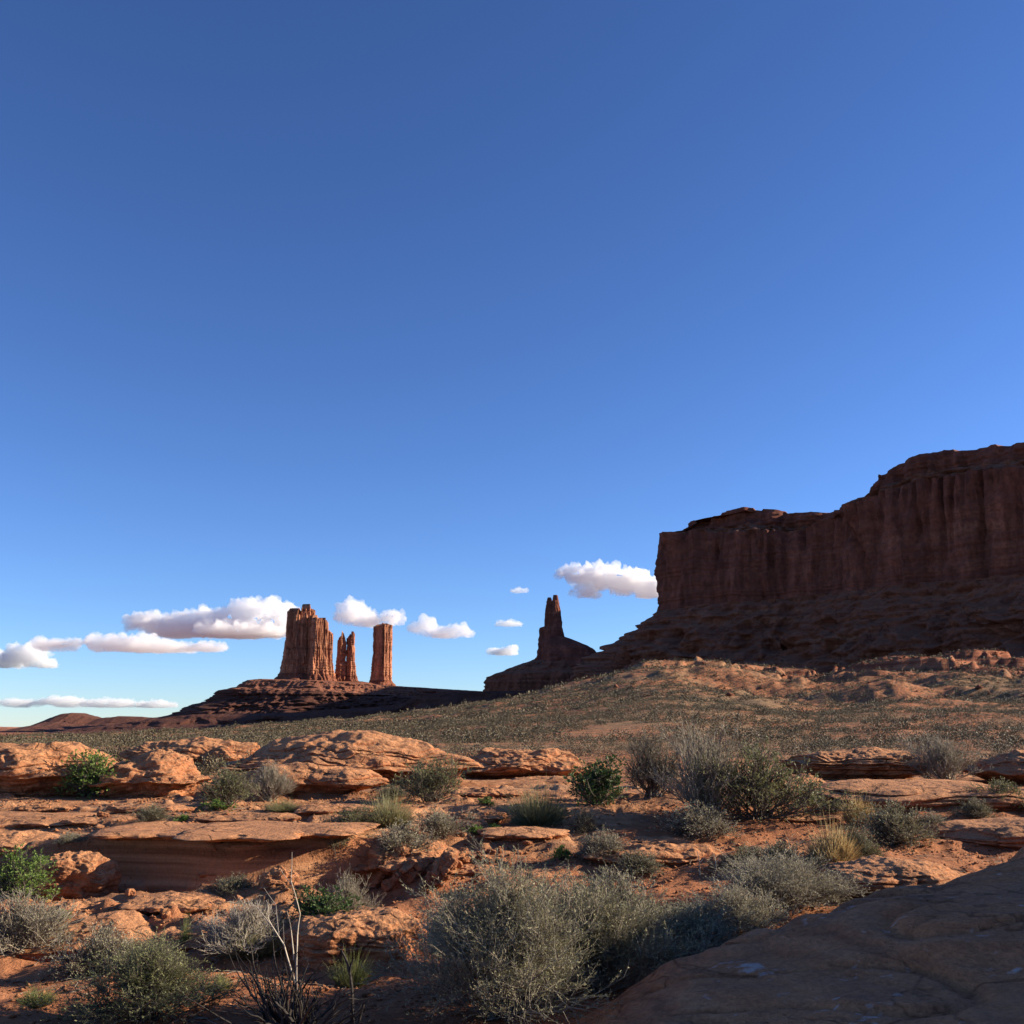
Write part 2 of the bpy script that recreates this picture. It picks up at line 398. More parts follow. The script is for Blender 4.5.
prock(OC,128,262,741,772,2.2,'flat-topped sandstone hump behind the grey and green bush','rock outcrop',3,n=130,under=.25,dome=.35,strata=.09,nst=4,rough=.14,yoff=1.6,sink=.4)
prock(OC,238,462,736,790,3.6,'largest orange sandstone dome, wide and smooth with an undercut base','rock outcrop',4,n=190,under=.22,dome=.55,strata=.07,nst=5,rough=.11,yoff=.9,sink=.3)
prock(OC,236,378,767,799,1.3,'low layered sandstone lip at the foot of the largest dome','rock outcrop',5,n=130,under=.3,dome=.3,strata=.15,nst=4,rough=.12)
prock(OC,462,590,752,778,2.4,'broken knobbly sandstone ledge right of the largest dome','rock outcrop',6,n=130,under=.3,dome=.35,strata=.2,nst=4,rough=.15,yoff=.8,sink=.3)
prock(OC,795,922,752,782,2.4,'layered sandstone ledge with dark undercuts left of the grey round bush','rock outcrop',7,n=170,under=.28,dome=.15,strata=.26,nst=8,rough=.12,sink=.2)
prock(OC,982,1100,756,785,2.4,'layered sandstone ledge at the right edge behind the grey round bush','rock outcrop',8,n=130,under=.25,dome=.2,strata=.2,nst=4,rough=.12,sink=.2)
prock(OC,800,1020,784,812,2.6,'broad flat sandstone slab below the layered ledge, lit on top','rock slab',9,n=160,under=.12,dome=.1,strata=.1,nst=3,rough=.10,sink=.2)
prock('sandstone_ledge',106,206,830,850,1.5,'left third of the overhanging ledge above the shaded rock wall','rock ledge',10,n=120,under=.2,dome=.10,strata=.10,nst=3,rough=.2,sink=-.06,yoff=-.32,power=5)
prock('sandstone_ledge',192,300,827,850,1.9,'middle and thickest part of the overhanging ledge above the shaded wall','rock ledge',60,n=130,under=.22,dome=.12,strata=.12,nst=3,rough=.2,sink=-.06,yoff=-.36,power=4.5)
prock('sandstone_ledge',290,366,832,851,1.3,'right end of the overhanging ledge beside the hanging grey shrub','rock ledge',61,n=100,under=.25,dome=.15,strata=.10,nst=3,rough=.22,sink=-.05,yoff=-.25,power=4.5)
prock('sandstone_ledge',-60,66,835,864,1.3,'thick sandstone ledge behind the green bush at the left edge','rock ledge',11,n=170,under=.25,dome=.2,strata=.12,nst=3,rough=.15,sink=.1,power=4)
prock('sandstone_ledge',-40,95,815,830,1.6,'thin sandstone shelf near the left edge below the bright green bush','rock ledge',12,n=150,under=.2,dome=.1,strata=.15,nst=3,rough=.1,sink=.05,power=4)
prock('sandstone_ledge',350,452,846,884,1.3,'broken shaded rock ledge below the pale sage bush','rock ledge',13,n=120,under=.35,dome=.2,strata=.15,nst=3,rough=.2,sink=.1,power=3.5)
rk=place(94,884)
rock('boulder',(rk[0]+.03,10.42,float(Hf(np.array([rk[0]]),np.array([10.42]))[0])-.03),(.64,.46,.50),'squared orange boulder leaning against the shaded rock wall','boulder',21,n=80,power=4.5,strata=.05,nst=4,rough=.13,dome=.12,rot=(.15,.22,.1))
rk=place(424,893)
rock('rock_slab',(rk[0]-.02,rk[1]+.25,rk[2]-.05),(.16,.55,.50),'tilted slab of sandstone standing on edge beside the broken ledge','rock slab',22,n=70,power=4.5,strata=.05,nst=3,rough=.12,dome=.1,rot=(0,.65,.15))
rk=place(392,893)
rock('rock_slab',(rk[0]-.08,rk[1]+.3,rk[2]-.05),(.20,.6,.48),'darker tilted slab just left of the slab standing on edge','rock slab',23,n=70,power=4.5,strata=.05,nst=3,rough=.12,dome=.1,rot=(0,.8,.1))
prock('boulder',262,298,869,887,.35,'small pale sunlit rock at the foot of the shaded wall','boulder',24,n=50,rough=.2,sink=.03)
prock('boulder',196,232,868,882,.4,'small dark rock half buried beneath the overhanging ledge','boulder',25,n=50,rough=.2,sink=.03)
prock('rock_slab',478,566,829,846,.9,'flat sunlit sandstone slab lying on sand below the grassy clump','rock slab',26,n=110,under=.25,dome=.2,strata=.12,nst=3,rough=.1,sink=.03,power=3.5)
prock(OC,8,180,919,958,1.0,'low rounded sandstone hump above the sage pair at lower left','rock outcrop',27,n=150,under=.1,dome=.6,strata=.06,nst=3,rough=.12)
prock(OC,160,262,922,950,.9,'low sunlit rock swell behind the pale twiggy bush at lower left','rock outcrop',28,n=110,under=.1,dome=.6,strata=.06,nst=3,rough=.12)
prock(OC,288,420,917,966,.85,'squat red rock block with crumbling front above the small green tuft','rock outcrop',29,n=140,under=.06,dome=.2,strata=.10,nst=5,rough=.11,power=4)
prock(OC,826,962,864,904,1.1,'rock step with shaded hollow left face below the golden grass','rock outcrop',30,n=150,under=.25,dome=.2,strata=.10,nst=4,rough=.10,power=3.6)
prock(OC,930,1110,822,852,1.6,'shaded rock shelf at the right edge beyond the dark slickrock','rock outcrop',31,n=150,under=.12,dome=.25,strata=.10,nst=4,rough=.10)
prock(OC,590,720,846,866,.8,'crumbly low rock lip between two sage bushes in the middle','rock outcrop',32,n=120,under=.2,dome=.15,strata=.15,nst=3,rough=.22,sink=.1)
for k,(a,b,t,q,w) in enumerate([(20, 70, 806, 813, 'below the leftmost low dome'), (110, 190, 806, 814, 'in front of the hollow fronted hump'), (300, 370, 806, 815, 'in front of the layered lip of the largest dome'), (0, 60, 822, 829, 'at the left edge above the thick ledge'), (70, 130, 818, 825, 'under the tiny pale sage'), (200, 300, 815, 822, 'behind the overhanging ledge'), (455, 520, 790, 798, 'left of the grassy clump'), (450, 505, 812, 820, 'between dark olive bush and flat slab'), (620, 690, 838, 845, 'right of the middle grey sage'), (780, 850, 815, 823, 'beneath the broad flat slab'), (430, 500, 866, 876, 'amid the rubble patch'), (850, 930, 836, 843, 'under the dark round sage'), (130, 215, 898, 908, 'below the shaded wall'), (30, 110, 905, 914, 'in front of the squared boulder'), (215, 290, 905, 915, 'right of the shaded wall foot'), (500, 570, 872, 879, 'behind the huge foreground sage')]):
    prock('thin_flat_rock',a,b,t,q,.55+.25*((k*7)%5)/4,'thin cracked sandstone slab '+w,'rock slab',70+k,n=90,under=.2,dome=.12,strata=.14,nst=3,rough=.26,sink=.05,power=4,group='thin sandstone slabs')
rk=place(365,884)
rock('rock_slab',(rk[0],rk[1]+.3,rk[2]-.08),(.30,.8,.62),'broad slanting slab leaning under the right end of the overhanging ledge','rock slab',62,n=90,power=4.5,strata=.05,nst=3,rough=.12,dome=.1,rot=(.1,.75,.25))
rk=place(316,884)
rock('rock_slab',(rk[0],rk[1]+.35,rk[2]-.08),(.9,.4,.46),'shaded block leaning on the wall above the small pale sunlit rock','rock slab',63,n=90,power=4,strata=.08,nst=4,rough=.14,dome=.1,rot=(0,.12,.2))
# scattered rubble
rr=np.random.default_rng(31)
tmpl=[]
def rubble_at(px,py,s,i):
    x,y,z=place(px,py); k=i%6
    if len(tmpl)<=k:
        o=rock('loose_rock',(x,y,z),(1,.75,.42),'fist to head sized loose sandstone rock in the rubble patch','rock',40+k,n=26,power=6,rough=.16,dome=.1,strata=.05,nst=2,group='loose rocks scattered on the ledges')
        tmpl.append(o)
    else:
        o=tmpl[k].copy(); COL.objects.link(o)
    o.location=(x,y,z-.1*s); o.scale=(s*rr.uniform(.7,1.3),s*rr.uniform(.7,1.2),s*rr.uniform(.6,1.1)); o.rotation_euler=(rr.normal()*.2,rr.normal()*.2,rr.uniform(0,6.28))
    o['label']='small loose sandstone rock lying in the scattered rubble among ledges and bushes'
i=0
for (cx,cy,wx,wy,n,s0) in ((490,868,38,22,26,.13),(455,860,14,14,8,.12),(700,845,60,8,14,.08),(120,905,60,20,12,.10),(225,912,30,10,8,.1),(520,895,60,10,10,.06),(40,965,60,12,8,.05),(360,905,40,8,8,.07),(880,890,50,10,12,.08),(560,770,30,8,6,.12),(300,890,80,8,14,.06),(60,825,60,8,8,.08),(230,818,90,6,8,.05),(900,800,90,8,10,.1)):
    for _ in range(n):
        rubble_at(cx+rr.normal()*wx*.6,cy+rr.normal()*wy*.6,s0*rr.uniform(.3,1.3)**1.5*(1 if cy>830 else 1.6),i); i+=1

def slickrock():
    gx=np.linspace(-.9,9.5,420); gy=np.linspace(.3,11.5,420)
    X,Y=np.meshgrid(gx,gy)
    # main swell: left/back edge runs away to the right
    u=X-.15; edge=6.15+.62*(X-.26)+.30*pn3(X/1.3,.3,.1)+.14*pn3(X/.45,1.3,.1)
    d=edge-Y
    left=sst(-.1,.9,X-.0+.35*(6-Y)*0+.15*fbm(X,Y,1.,3)+ .28*np.maximum(0,5.5-Y))
    body=(.13+.15*np.clip(X,0,4))*sst(-.12,.55,d)*left
    hump=.98*np.exp(-(np.maximum(0,np.hypot((X-6.5)/2.7,(Y-8.9)/1.7)-.50)/.34)**2)
    hump2=.3*np.exp(-(np.hypot((X-2.1)/.9,(Y-5.9)/.5))**2)
    Z=np.maximum(body,hump)+.12*np.minimum(body,hump)/.3*.3+hump2*sst(-.1,.4,d)*.35
    Z=Z-.30*sst(.06,0,Z)
    w=sst(.0,.15,Z)
    cross=fbm(X*.9+.8*Y,Y*.9-.4*X,.5,4)
    Z=Z*.82+.18*terrace(Z+.05*fbm(X*.5,Y*.9,7.,3),.09,9)
    Z=Z+w*(.075*fbm(X*.75,Y*.95,.5,3)+.03*cross-.05*np.exp(-((pn3(X*.7+.2*Y,Y*1.6,9.)/.05)**2))+.016*fbm(X*.8,Y*6.0+X*1.8,2.,3)+.006*ridged(X*.8,Y*7+2*X,3.,2))
    h=Hf(X,Y); Z=Z+np.minimum(h,.5)*sst(8,9,Y)*.5
    b=(gx[0],gx[-1])
    V=np.stack([X,Y,Z],-1)
    # skirt closes the sides and underside
    ring=[]
    V2=V.copy(); V2[...,2]=-1.2
    n=V.shape[0]*V.shape[1]; nc=len(gx); nr=len(gy)
    f1=gridfaces(nr,nc); f2=gridfaces(nr,nc)[:,::-1]+n
    def side(idx): return np.stack([idx[:-1],idx[:-1]+n,idx[1:]+n,idx[1:]],-1)
    i0=np.arange(nc); i1=(nr-1)*nc+np.arange(nc)[::-1]; j0=(np.arange(nr)*nc)[::-1]; j1=np.arange(nr)*nc+nc-1
    Fc=np.concatenate([f1,f2,side(i0),side(j1),side(i1),side(j0)])
    o=mkmesh('slickrock',np.concatenate([V.reshape(-1,3),V2.reshape(-1,3)]),Fc,M['slick'])
    tag(o,'big shaded slickrock slab with pale lichen spots filling the lower right corner','rock outcrop')
slickrock()
# unseen outcrops added beside the view to shade slickrock and shelf
rock('sandstone_outcrop',(11.4,4.1,-.3),(4.0,12.3,3.84),'tall sandstone outcrop added outside the frame to shade the slickrock','rock outcrop',50,n=110,dome=.0,rough=.05,power=8,strata=.03)
rock('sandstone_outcrop',(14.4,16.0,.2),(5.0,8.0,2.6),'long sandstone outcrop added outside the frame to shade the right-hand shelf','rock outcrop',51,n=80,dome=.25,rough=.08,power=4,strata=.06)
def gravel():
    g=np.random.default_rng(77); n=26000
    y=4.5+13*g.uniform(size=n)**.8; x=g.uniform(-.62,.62,n)*y; k=fbm(x/.9,y/.9,4.,3)>-.15; x,y=x[k],y[k]; n=len(x)
    z=Hf(x,y); s_=.006+.026*g.uniform(size=n)**4+.0006*y
    O=np.array([[1,0,0],[0,1,0],[-1,0,0],[0,-1,0],[0,0,1],[0,0,-.6]])
    V=O[None]*g.uniform(.5,1.2,(n,6,1))*s_[:,None,None]*[1,1,.65]; a=g.uniform(0,6.28,n); ca,sa=np.cos(a)[:,None],np.sin(a)[:,None]
    V=np.stack([V[...,0]*ca-V[...,1]*sa+x[:,None],V[...,0]*sa+V[...,1]*ca+y[:,None],V[...,2]+z[:,None]+s_[:,None]*.2],-1).reshape(-1,3)
    T=np.array([[0,1,4],[1,2,4],[2,3,4],[3,0,4],[1,0,5],[2,1,5],[3,2,5],[0,3,5]])
    o=mkmesh('gravel',V,(np.arange(n)[:,None,None]*6+T[None]).reshape(-1,3),M['rock'],False); tag(o,'fine sandstone gravel strewn over the red sand','gravel',None,'stuff')
gravel()
print('rocks',time.time()-T0)

# ---------------------------------------------------------------- shrubs
def bez(A,B,C,t): return ((1-t)**2)*A+2*(1-t)*t*B+t*t*C
def tubes(A,B,C,r0,r1,seg=3):
    n=len(A); T=np.linspace(0,1,seg+1)
    P=np.stack([bez(A,B,C,t) for t in T],1)
    tan_=np.gradient(P,axis=1); tan_/=np.linalg.norm(tan_,axis=2,keepdims=True)+1e-9
    up=R.normal(size=(n,1,3)); a=np.cross(tan_,up); a/=np.linalg.norm(a,axis=2,keepdims=True)+1e-9; b=np.cross(tan_,a)
    r=(r0[:,None]*(1-T)+r1[:,None]*T)[:,:,None]
    V=[]
    for k in range(3):
        an=2*math.pi*k/3; V.append(P+r*(a*cos(an)+b*sin(an)))
    V=np.stack(V,2)                     # n,seg+1,3,3
    base=(np.arange(n)*(seg+1)*3)[:,None,None]; s=(np.arange(seg)*3)[None,:,None]; k=np.arange(3)[None,None,:]; k2=(k+1)%3
    f=np.stack([base+s+k,base+s+k2,base+s+3+k2,base+s+3+k],-1).reshape(-1,4)
    return V.reshape(-1,3),f
def leaves(P,D,L,W):
    n=len(P); D=D/(np.linalg.norm(D,axis=1,keepdims=True)+1e-9)
    s=np.cross(D,R.normal(size=(n,3))); s/=np.linalg.norm(s,axis=1,keepdims=True)+1e-9
    L=L[:,None];W=W[:,None]
    V=np.stack([P,P+D*L*.5+s*W,P+D*L,P+D*L*.5-s*W],1).reshape(-1,3)
    return V,(np.arange(n)[:,None]*4+np.arange(4)[None])
def unit(v): return v/(np.linalg.norm(v,axis=1,keepdims=True)+1e-9)
def bush_geo(W,Hh,nm,ns,nt,nl,ls,lw,tr=.004,upb=.35,elmin=8,jit=.6,asym=0,low=0.):
    az=R.uniform(0,2*math.pi,nm); el=np.radians(R.uniform(elmin,88,nm)); q=R.uniform(.62,1.05,nm)
    lob=1+.27*np.sin(az*2+R.uniform(0,6))+.22*np.sin(az*3+R.uniform(0,6))
    rr_=W/2*np.cos(el)**.8*q*lob
    C=np.stack([rr_*np.cos(az)+asym*W*.15,rr_*np.sin(az),Hh*np.sin(el)**.75*q*(1+.12*np.sin(az*2+1))],-1)
    A=R.normal(size=(nm,3))*[W*.05,W*.05,0]
    B=(A+C)/2+R.normal(size=(nm,3))*W*.05+[0,0,low*Hh]
    B[:,2]=np.maximum(B[:,2],.02)
    out=[tubes(A,B,C,np.full(nm,tr*2.2),np.full(nm,tr*.7),5)]
    def spawn(A,B,C,n,l0,spread,tmin=.25):
        i=R.integers(0,len(A),n); t=R.uniform(tmin,1,n)[:,None]**.8
        a=bez(A[i],B[i],C[i],t); tg=unit(2*(1-t)*(B[i]-A[i])+2*t*(C[i]-B[i]))
        d=unit(tg+R.normal(size=(n,3))*spread+[0,0,upb]); l=(l0*R.uniform(.4,1.2,n))[:,None]
        c=a+d*l+[0,0,0]; b=a+d*l*.5+R.normal(size=(n,3))*l*.12
        return a,b,c
    s=spawn(A,B,C,ns,.30*W,jit); out.append(tubes(*s,np.full(ns,tr),np.full(ns,tr*.4),3))
    t=spawn(*s,nt,.13*W,jit*1.1); out.append(tubes(*t,np.full(nt,tr*.55),np.full(nt,tr*.25),2))
    off=0;Vs=[];Fs=[]
    for v,f in out: Vs.append(v);Fs.append(f+off);off+=len(v)
    TV,TF=np.concatenate(Vs),np.concatenate(Fs)
    TV[:,2]=np.maximum(TV[:,2],-.02)
    if nl:
        i=R.integers(0,nt,nl); u=R.uniform(.35,1.1,nl)[:,None]; p=bez(t[0][i],t[1][i],t[2][i],u)
        d=unit(t[2][i]-t[0][i])+R.normal(size=(nl,3))*.45+[0,0,.2]
        LV,LF=leaves(p,d,ls*R.uniform(.6,1.4,nl),lw*R.uniform(.6,1.3,nl))
    else: LV=LF=None
    return TV,TF,LV,LF
def grass_geo(W,Hh,n,w=.004,droop=.3):
    az=R.uniform(0,2*math.pi,n); q=R.uniform(0,1,n)**.6
    lobe=1+.35*np.sin(az*2+R.uniform(0,6))+.25*np.sin(az*5+R.uniform(0,6))
    A=np.stack([np.cos(az)*q*W*.28,np.sin(az)*q*W*.28,0*q-.01],-1)
    h=Hh*R.uniform(.25,1.0,n)**.8*(1-.5*q)*lobe; h=np.where(R.uniform(size=n)<.05,h*1.45,h)
    C=A+np.stack([np.cos(az)*q*W*.3,np.sin(az)*q*W*.3,h],-1)+R.normal(size=(n,3))*[W*.10,W*.10,0]
    B=(A+C)/2+[0,0,1]*(h[:,None]*.15)
    return tubes(A,B,C,np.full(n,w),np.full(n,w*.2),3)
# prototypes, real metres at 1 m wide
def proto(kind):
    if kind=='sage':   return ('sagebrush','twigs','foliage','twigdk','sage')+bush_geo(1,.62,60,480,1900,12000,.028,.0065,.005)
    if kind=='sage2':  return ('sagebrush','twigs','foliage','twigdk','sagedk')+bush_geo(1,.58,60,480,1900,12000,.028,.0065,.005,jit=.8)
    if kind=='olive':  return ('desert_shrub','twigs','foliage','twigdk','olive')+bush_geo(1,.7,50,380,1400,7000,.034,.007,.005)
    if kind=='green':  return ('leafy_shrub','twigs','foliage','twigdk','green')+bush_geo(1,.85,40,300,1000,5200,.045,.014,.006,elmin=2,jit=.8)
    if kind=='dkgreen':return ('leafy_shrub','twigs','foliage','twigdk','dkgreen')+bush_geo(1,.85,40,300,1000,5600,.05,.015,.006,elmin=2,jit=.8)
    if kind=='wiry':   return ('wiry_shrub','twigs','foliage','twig','sagedk')+bush_geo(1,.9,70,700,2600,2600,.025,.004,.0042,upb=.5,elmin=18,jit=.45)
    if kind=='wirydk': return ('wiry_shrub','twigs','foliage','twigdk','sagedk')+bush_geo(1,.9,70,600,2200,2200,.028,.005,.005,upb=.5,elmin=14,jit=.5)
    if kind=='herb':   return ('small_herb','stems','foliage','twigdk','green')+bush_geo(1,.6,30,120,300,1500,.09,.03,.012,elmin=2)
PR={}
def getp(kind,v):
    if (kind,v) not in PR:
        if kind in('grass','straw','tuft'):
            d={'grass':(1,.55,1500,.004),'straw':(1,.8,1700,.007),'tuft':(1,.7,700,.006)}[kind]
            PR[kind,v]=('g',grass_geo(*d))
        else: PR[kind,v]=('b',proto(kind))
        PR[kind,v]=[PR[kind,v],None,None]
    return PR[kind,v]
def shrub(px,py,w,h,kind,label,cat='shrub',v=0,group=None,name=None,geo=None,Y=None,rz=None):
    x,y,z=place(px,py,3.0)
    if Y: y=Y; x=float(xpix(px,py,Y)); z=float(Hf(np.array([x]),np.array([Y]))[0])
    Wm=w/F*y; Hm=h/F*y
    rz=R.uniform(0,6.28) if rz is None else rz
    if kind in('grass','straw','tuft') and geo is None:
        p=getp(kind,v); mt={'grass':'grass','straw':'straw','tuft':'tuft'}[kind]
        if p[1] is None: p[1]=mkmesh('grass_tuft',p[0][1][0],p[0][1][1],M[mt],False); o=p[1]
        else: o=p[1].copy(); COL.objects.link(o)
        o.name=name or 'grass_tuft'; bh={'grass':.55,'straw':.8,'tuft':.7}[kind]
        o.location=(x,y+Wm*.2,z); o.rotation_euler=(0,0,rz); o.scale=(Wm,Wm,Hm/bh)
        for k in('label','category','group'):
            if k in o: del o[k]
        return tag(o,label,cat,group)
    if geo is None:
        p=getp(kind,v); d=p[0][1]; key=p
    else: d=geo; key=[None,None,None]
    nm,pa,pb,ma,mb,TV,TF,LV,LF=d
    root=empty(name or nm,(x,y+Wm*.25,z-.01),label,cat,group,rz)
    zb=TV[:,2].max()
    root.scale=(Wm,Wm,Hm/zb*1.0)
    if key[1] is None:
        key[1]=mkmesh(pa,TV,TF,M[ma],False,root)
        if LV is not None: key[2]=mkmesh(pb,LV,LF,M[mb],False,root)
    else:
        for q in key[1:]:
            if q is None: continue
            c=q.copy(); COL.objects.link(c); c.parent=root
    return root
G='shrubs growing among the sandstone ledges'
SH=[
(82,798,58,46,'green','bright green leafy bush in front of the leftmost low dome'),
(222,808,62,44,'olive','olive bush on the left of the grey and green clump before the largest dome'),
(266,802,56,44,'wiry','pale grey twiggy half of the clump at the left foot of the largest dome'),
(212,812,26,11,'herb','small bright green herb at the foot of the olive bush'),
(280,812,34,12,'grass','low yellowish grass tuft under the pale grey twiggy bush'),
(146,823,34,19,'sage2','small dark sage alone on the ledge below the hollow fronted hump'),
(66,847,30,12,'sage','tiny pale sage in a crack of the ledge at left'),
(182,822,20,7,'herb','tiny green herb in a crack behind the long flat ledge'),
(430,803,60,48,'olive','dark olive bush at the right end of the largest dome'),
(392,798,34,14,'sage2','low dark shrub in the shade of the largest dome'),
(352,832,44,26,'olive','olive grassy shrub, left part of the clump below the largest dome'),
(386,828,52,34,'grass','pale yellow-green grass clump below the largest dome'),
(436,840,50,34,'sage','grey-green sage right of the yellow-green grass clump'),
(400,857,54,36,'sage','pale grey sage above the broken shaded ledge'),
(338,850,24,22,'sage2','small grey shrub hanging at the end of the long flat ledge'),
(538,826,60,38,'grass','grassy clump with shaggy dead skirt above the flat sunlit slab'),
(486,806,16,9,'herb','little dark herb left of the grassy clump'),
(475,834,16,9,'herb','left of two tiny green herbs beside the flat slab'),
(494,832,16,8,'herb','right of two tiny green herbs beside the flat slab'),
(600,806,56,48,'dkgreen','very dark green leafy bush left of the dark wiry bush'),
(655,800,66,78,'wirydk','dark wiry bush standing behind the sand hump'),
(712,822,100,104,'wiry','tallest bush, airy grey branches on the sand hump'),
(768,824,116,82,'olive','broad olive-grey bush on the right of the tallest bush'),
(583,836,30,28,'sage2','small dark sage right of the grassy clump'),
(604,862,52,34,'sage','grey sage in the middle, below the very dark green bush'),
(640,877,50,25,'sage2','low wide dark sage with pale tips in the middle of the sand'),
(562,862,20,15,'herb','little pale green herb left of the middle grey sage'),
(702,839,66,36,'sage','rounded silver sage below the sand hump'),
(750,874,50,28,'olive','dark olive shrub left of the low dark sage at right middle'),
(782,870,50,28,'sage2','low dark sage left of the golden grass'),
(838,779,30,13,'sage2','tiny dark shrub below the layered ledge'),
(952,786,72,56,'wiry','round grey bush on the ledges near the right edge'),
(862,826,32,24,'straw','pale straw-coloured tuft behind the dark round sage at right'),
(898,848,72,46,'sage2','dark round sage behind the golden grass'),
(935,832,34,22,'sage','small pale sage on the right shoulder of the dark round sage'),
(858,858,44,32,'sage2','dark sage right behind the golden grass'),
(872,864,30,22,'olive','small olive shrub right of the golden grass'),
(836,868,46,36,'straw','golden dry grass tuft above the rock step'),
(1012,812,54,34,'olive','olive shrub at the right edge above the shaded shelf'),
(982,822,36,24,'sage2','dark sage just left of the olive shrub at the right edge'),
(838,812,26,14,'sage2','tiny sage at the left end of the broad flat slab'),
(614,926,84,52,'sage','silvery sage behind the right end of the huge foreground sage'),
(230,894,38,20,'sage2','small dark sage on the shaded rocks at left middle'),
(12,900,58,50,'green','bright green leafy bush at the left edge above the grey bush'),
(56,922,24,11,'herb','little green herb on the rock hump beside the grey bush'),
(318,936,64,44,'dkgreen','dark green leafy bush below the broken ledge'),
(345,930,56,60,'wiry','pale upright grey twigs rising beside the dark green leafy bush'),
(92,978,66,50,'sage','grey sage at lower left, left one of a touching pair'),
(140,972,46,36,'sage2','olive-grey sage, right one of the touching pair at lower left'),
(34,1008,34,18,'tuft','small green grass tuft on the sand at lower left'),
(350,988,40,30,'tuft','small green grass tuft beneath the squat red rock block'),
(218,992,26,16,'tuft','green tuft behind the dead shrub'),
(184,952,12,34,'tuft','narrow upright green plant between sage and pale twiggy bush'),
(250,958,70,30,'grass','pale straw grass under the pale twiggy bush'),
(540,930,60,22,'grass','dry grass clump hidden behind the huge foreground sage'),
(668,960,40,30,'straw','straw tuft between the dark sage and silvery sage'),
]
for k,(px,py,w,h,kind,lab) in enumerate(SH):
    cat={'grass':'grass tuft','straw':'grass tuft','tuft':'grass tuft','herb':'herb'}.get(kind,'shrub')
    shrub(px,py,w,h,kind,lab,cat,v=k%2,group=G)
# the large foreground shrubs get geometry of their own
def big(Wm,Hm,mult,mat,tw='twig',asp=.6,**k):
    s=1/Wm
    return ('sagebrush','twigs','foliage',tw,mat)+bush_geo(1,asp,int(90*mult),int(1100*mult),int(6000*mult),int(52000*mult),.022*s,.0030*s,.003*s,**k)
shrub(505,1050,190,165,None,'huge dark sage with silver tips at the bottom centre',geo=big(1.2,.9,1.2,'sagedk',asp=.8,jit=.55),Y=6.0)
shrub(600,1018,150,120,None,'grey sage joining the huge one on its right, above the slickrock edge',geo=big(1.0,.8,.9,'sagedk',asp=.75,jit=.5),Y=6.7)
shrub(455,965,80,72,None,'silver sage behind the left of the huge sage',geo=big(.7,.6,.5,'sage',asp=.8),Y=7.4)
shrub(685,985,130,66,None,'low dark sage along the edge of the slickrock',geo=big(1.0,.6,.7,'sagedk',asp=.6),Y=7.4)
shrub(740,945,80,60,None,'grey sage between the low dark sage and the broad olive one',geo=big(.8,.6,.5,'sage',asp=.7),Y=8.3)
shrub(795,930,140,62,None,'broad olive-silver sage behind the slickrock crest',geo=big(1.2,.6,.8,'sage','twig',asp=.55),Y=9.0)
shrub(135,1040,130,78,None,'dark olive bush cut by the bottom edge at lower left',geo=big(.9,.6,.7,'olive','twigdk',asp=.7),Y=5.9)
shrub(12,948,96,66,None,'grey twiggy bush with bleached dead limbs at the left edge',geo=('wiry_shrub','twigs','foliage','twig','sagedk')+bush_geo(1,.75,80,700,3000,3500,.03,.004,.005,upb=.4),Y=7.8)
shrub(238,958,84,58,None,'pale twiggy half-dead bush behind the dead shrub',geo=('wiry_shrub','twigs','foliage','paletwig','sage')+bush_geo(1,.75,80,700,3000,2500,.03,.004,.005,upb=.45),Y=7.8)

# dead shrub: explicit limbs
def limb(path,r0,r1,Y,dY=0.0):
    P=[PT(p[0],p[1],Y+dY*i/len(path)) for i,p in enumerate(path)]
    A=[];B=[];C=[];ra=[];rb=[]
    n=len(P)-1
    for i in range(n):
        a,c=P[i],P[i+1]; A.append(a);C.append(c);B.append((a+c)/2+R.normal(size=3)*.008)
        ra.append(r0+(r1-r0)*i/n); rb.append(r0+(r1-r0)*(i+1)/n)
    return tubes(np.array(A),np.array(B),np.array(C),np.array(ra),np.array(rb),3)
def join(l):
    off=0;V=[];Fc=[]
    for v,f in l: V.append(v);Fc.append(f+off);off+=len(v)
    return np.concatenate(V),np.concatenate(Fc)
YD=5.7
x0,y0,z0=float(xpix(288,1040,YD)),YD,0.
root=empty('dead_shrub',(x0,y0,z0),'dead shrub of bare dark limbs with one tall pale forked branch','dead shrub')
def local(vf,root): return vf[0]-np.array(root.location),vf[1]
pale=[limb([(297,990),(297,946),(300,914),(291,881),(292,852)],.006,.0014,YD),
 limb([(296,985),(284,945),(272,926),(258,908),(246,898)],.0055,.0012,YD,.2),
 limb([(294,960),(291,930),(287,911)],.005,.002,YD,-.1),
 limb([(291,884),(280,868)],.0025,.0012,YD),limb([(290,880),(299,873)],.0022,.001,YD),
 limb([(291,922),(298,914)],.003,.0015,YD),limb([(279,935),(276,905),(264,888)],.003,.001,YD,.2),
 limb([(272,926),(268,908),(266,900)],.003,.001,YD,.1),limb([(284,945),(283,920)],.002,.001,YD,.1)]
o=mkmesh('pale_branch',*local(join(pale),root),M['paletwig'],True,root); tag(o,'tall bleached forked branch')
dark=[limb([(296,1045),(294,1010),(296,985)],.02,.010,YD),limb([(302,1045),(303,1012),(299,980)],.016,.007,YD,.1)]
R2=np.random.default_rng(5)
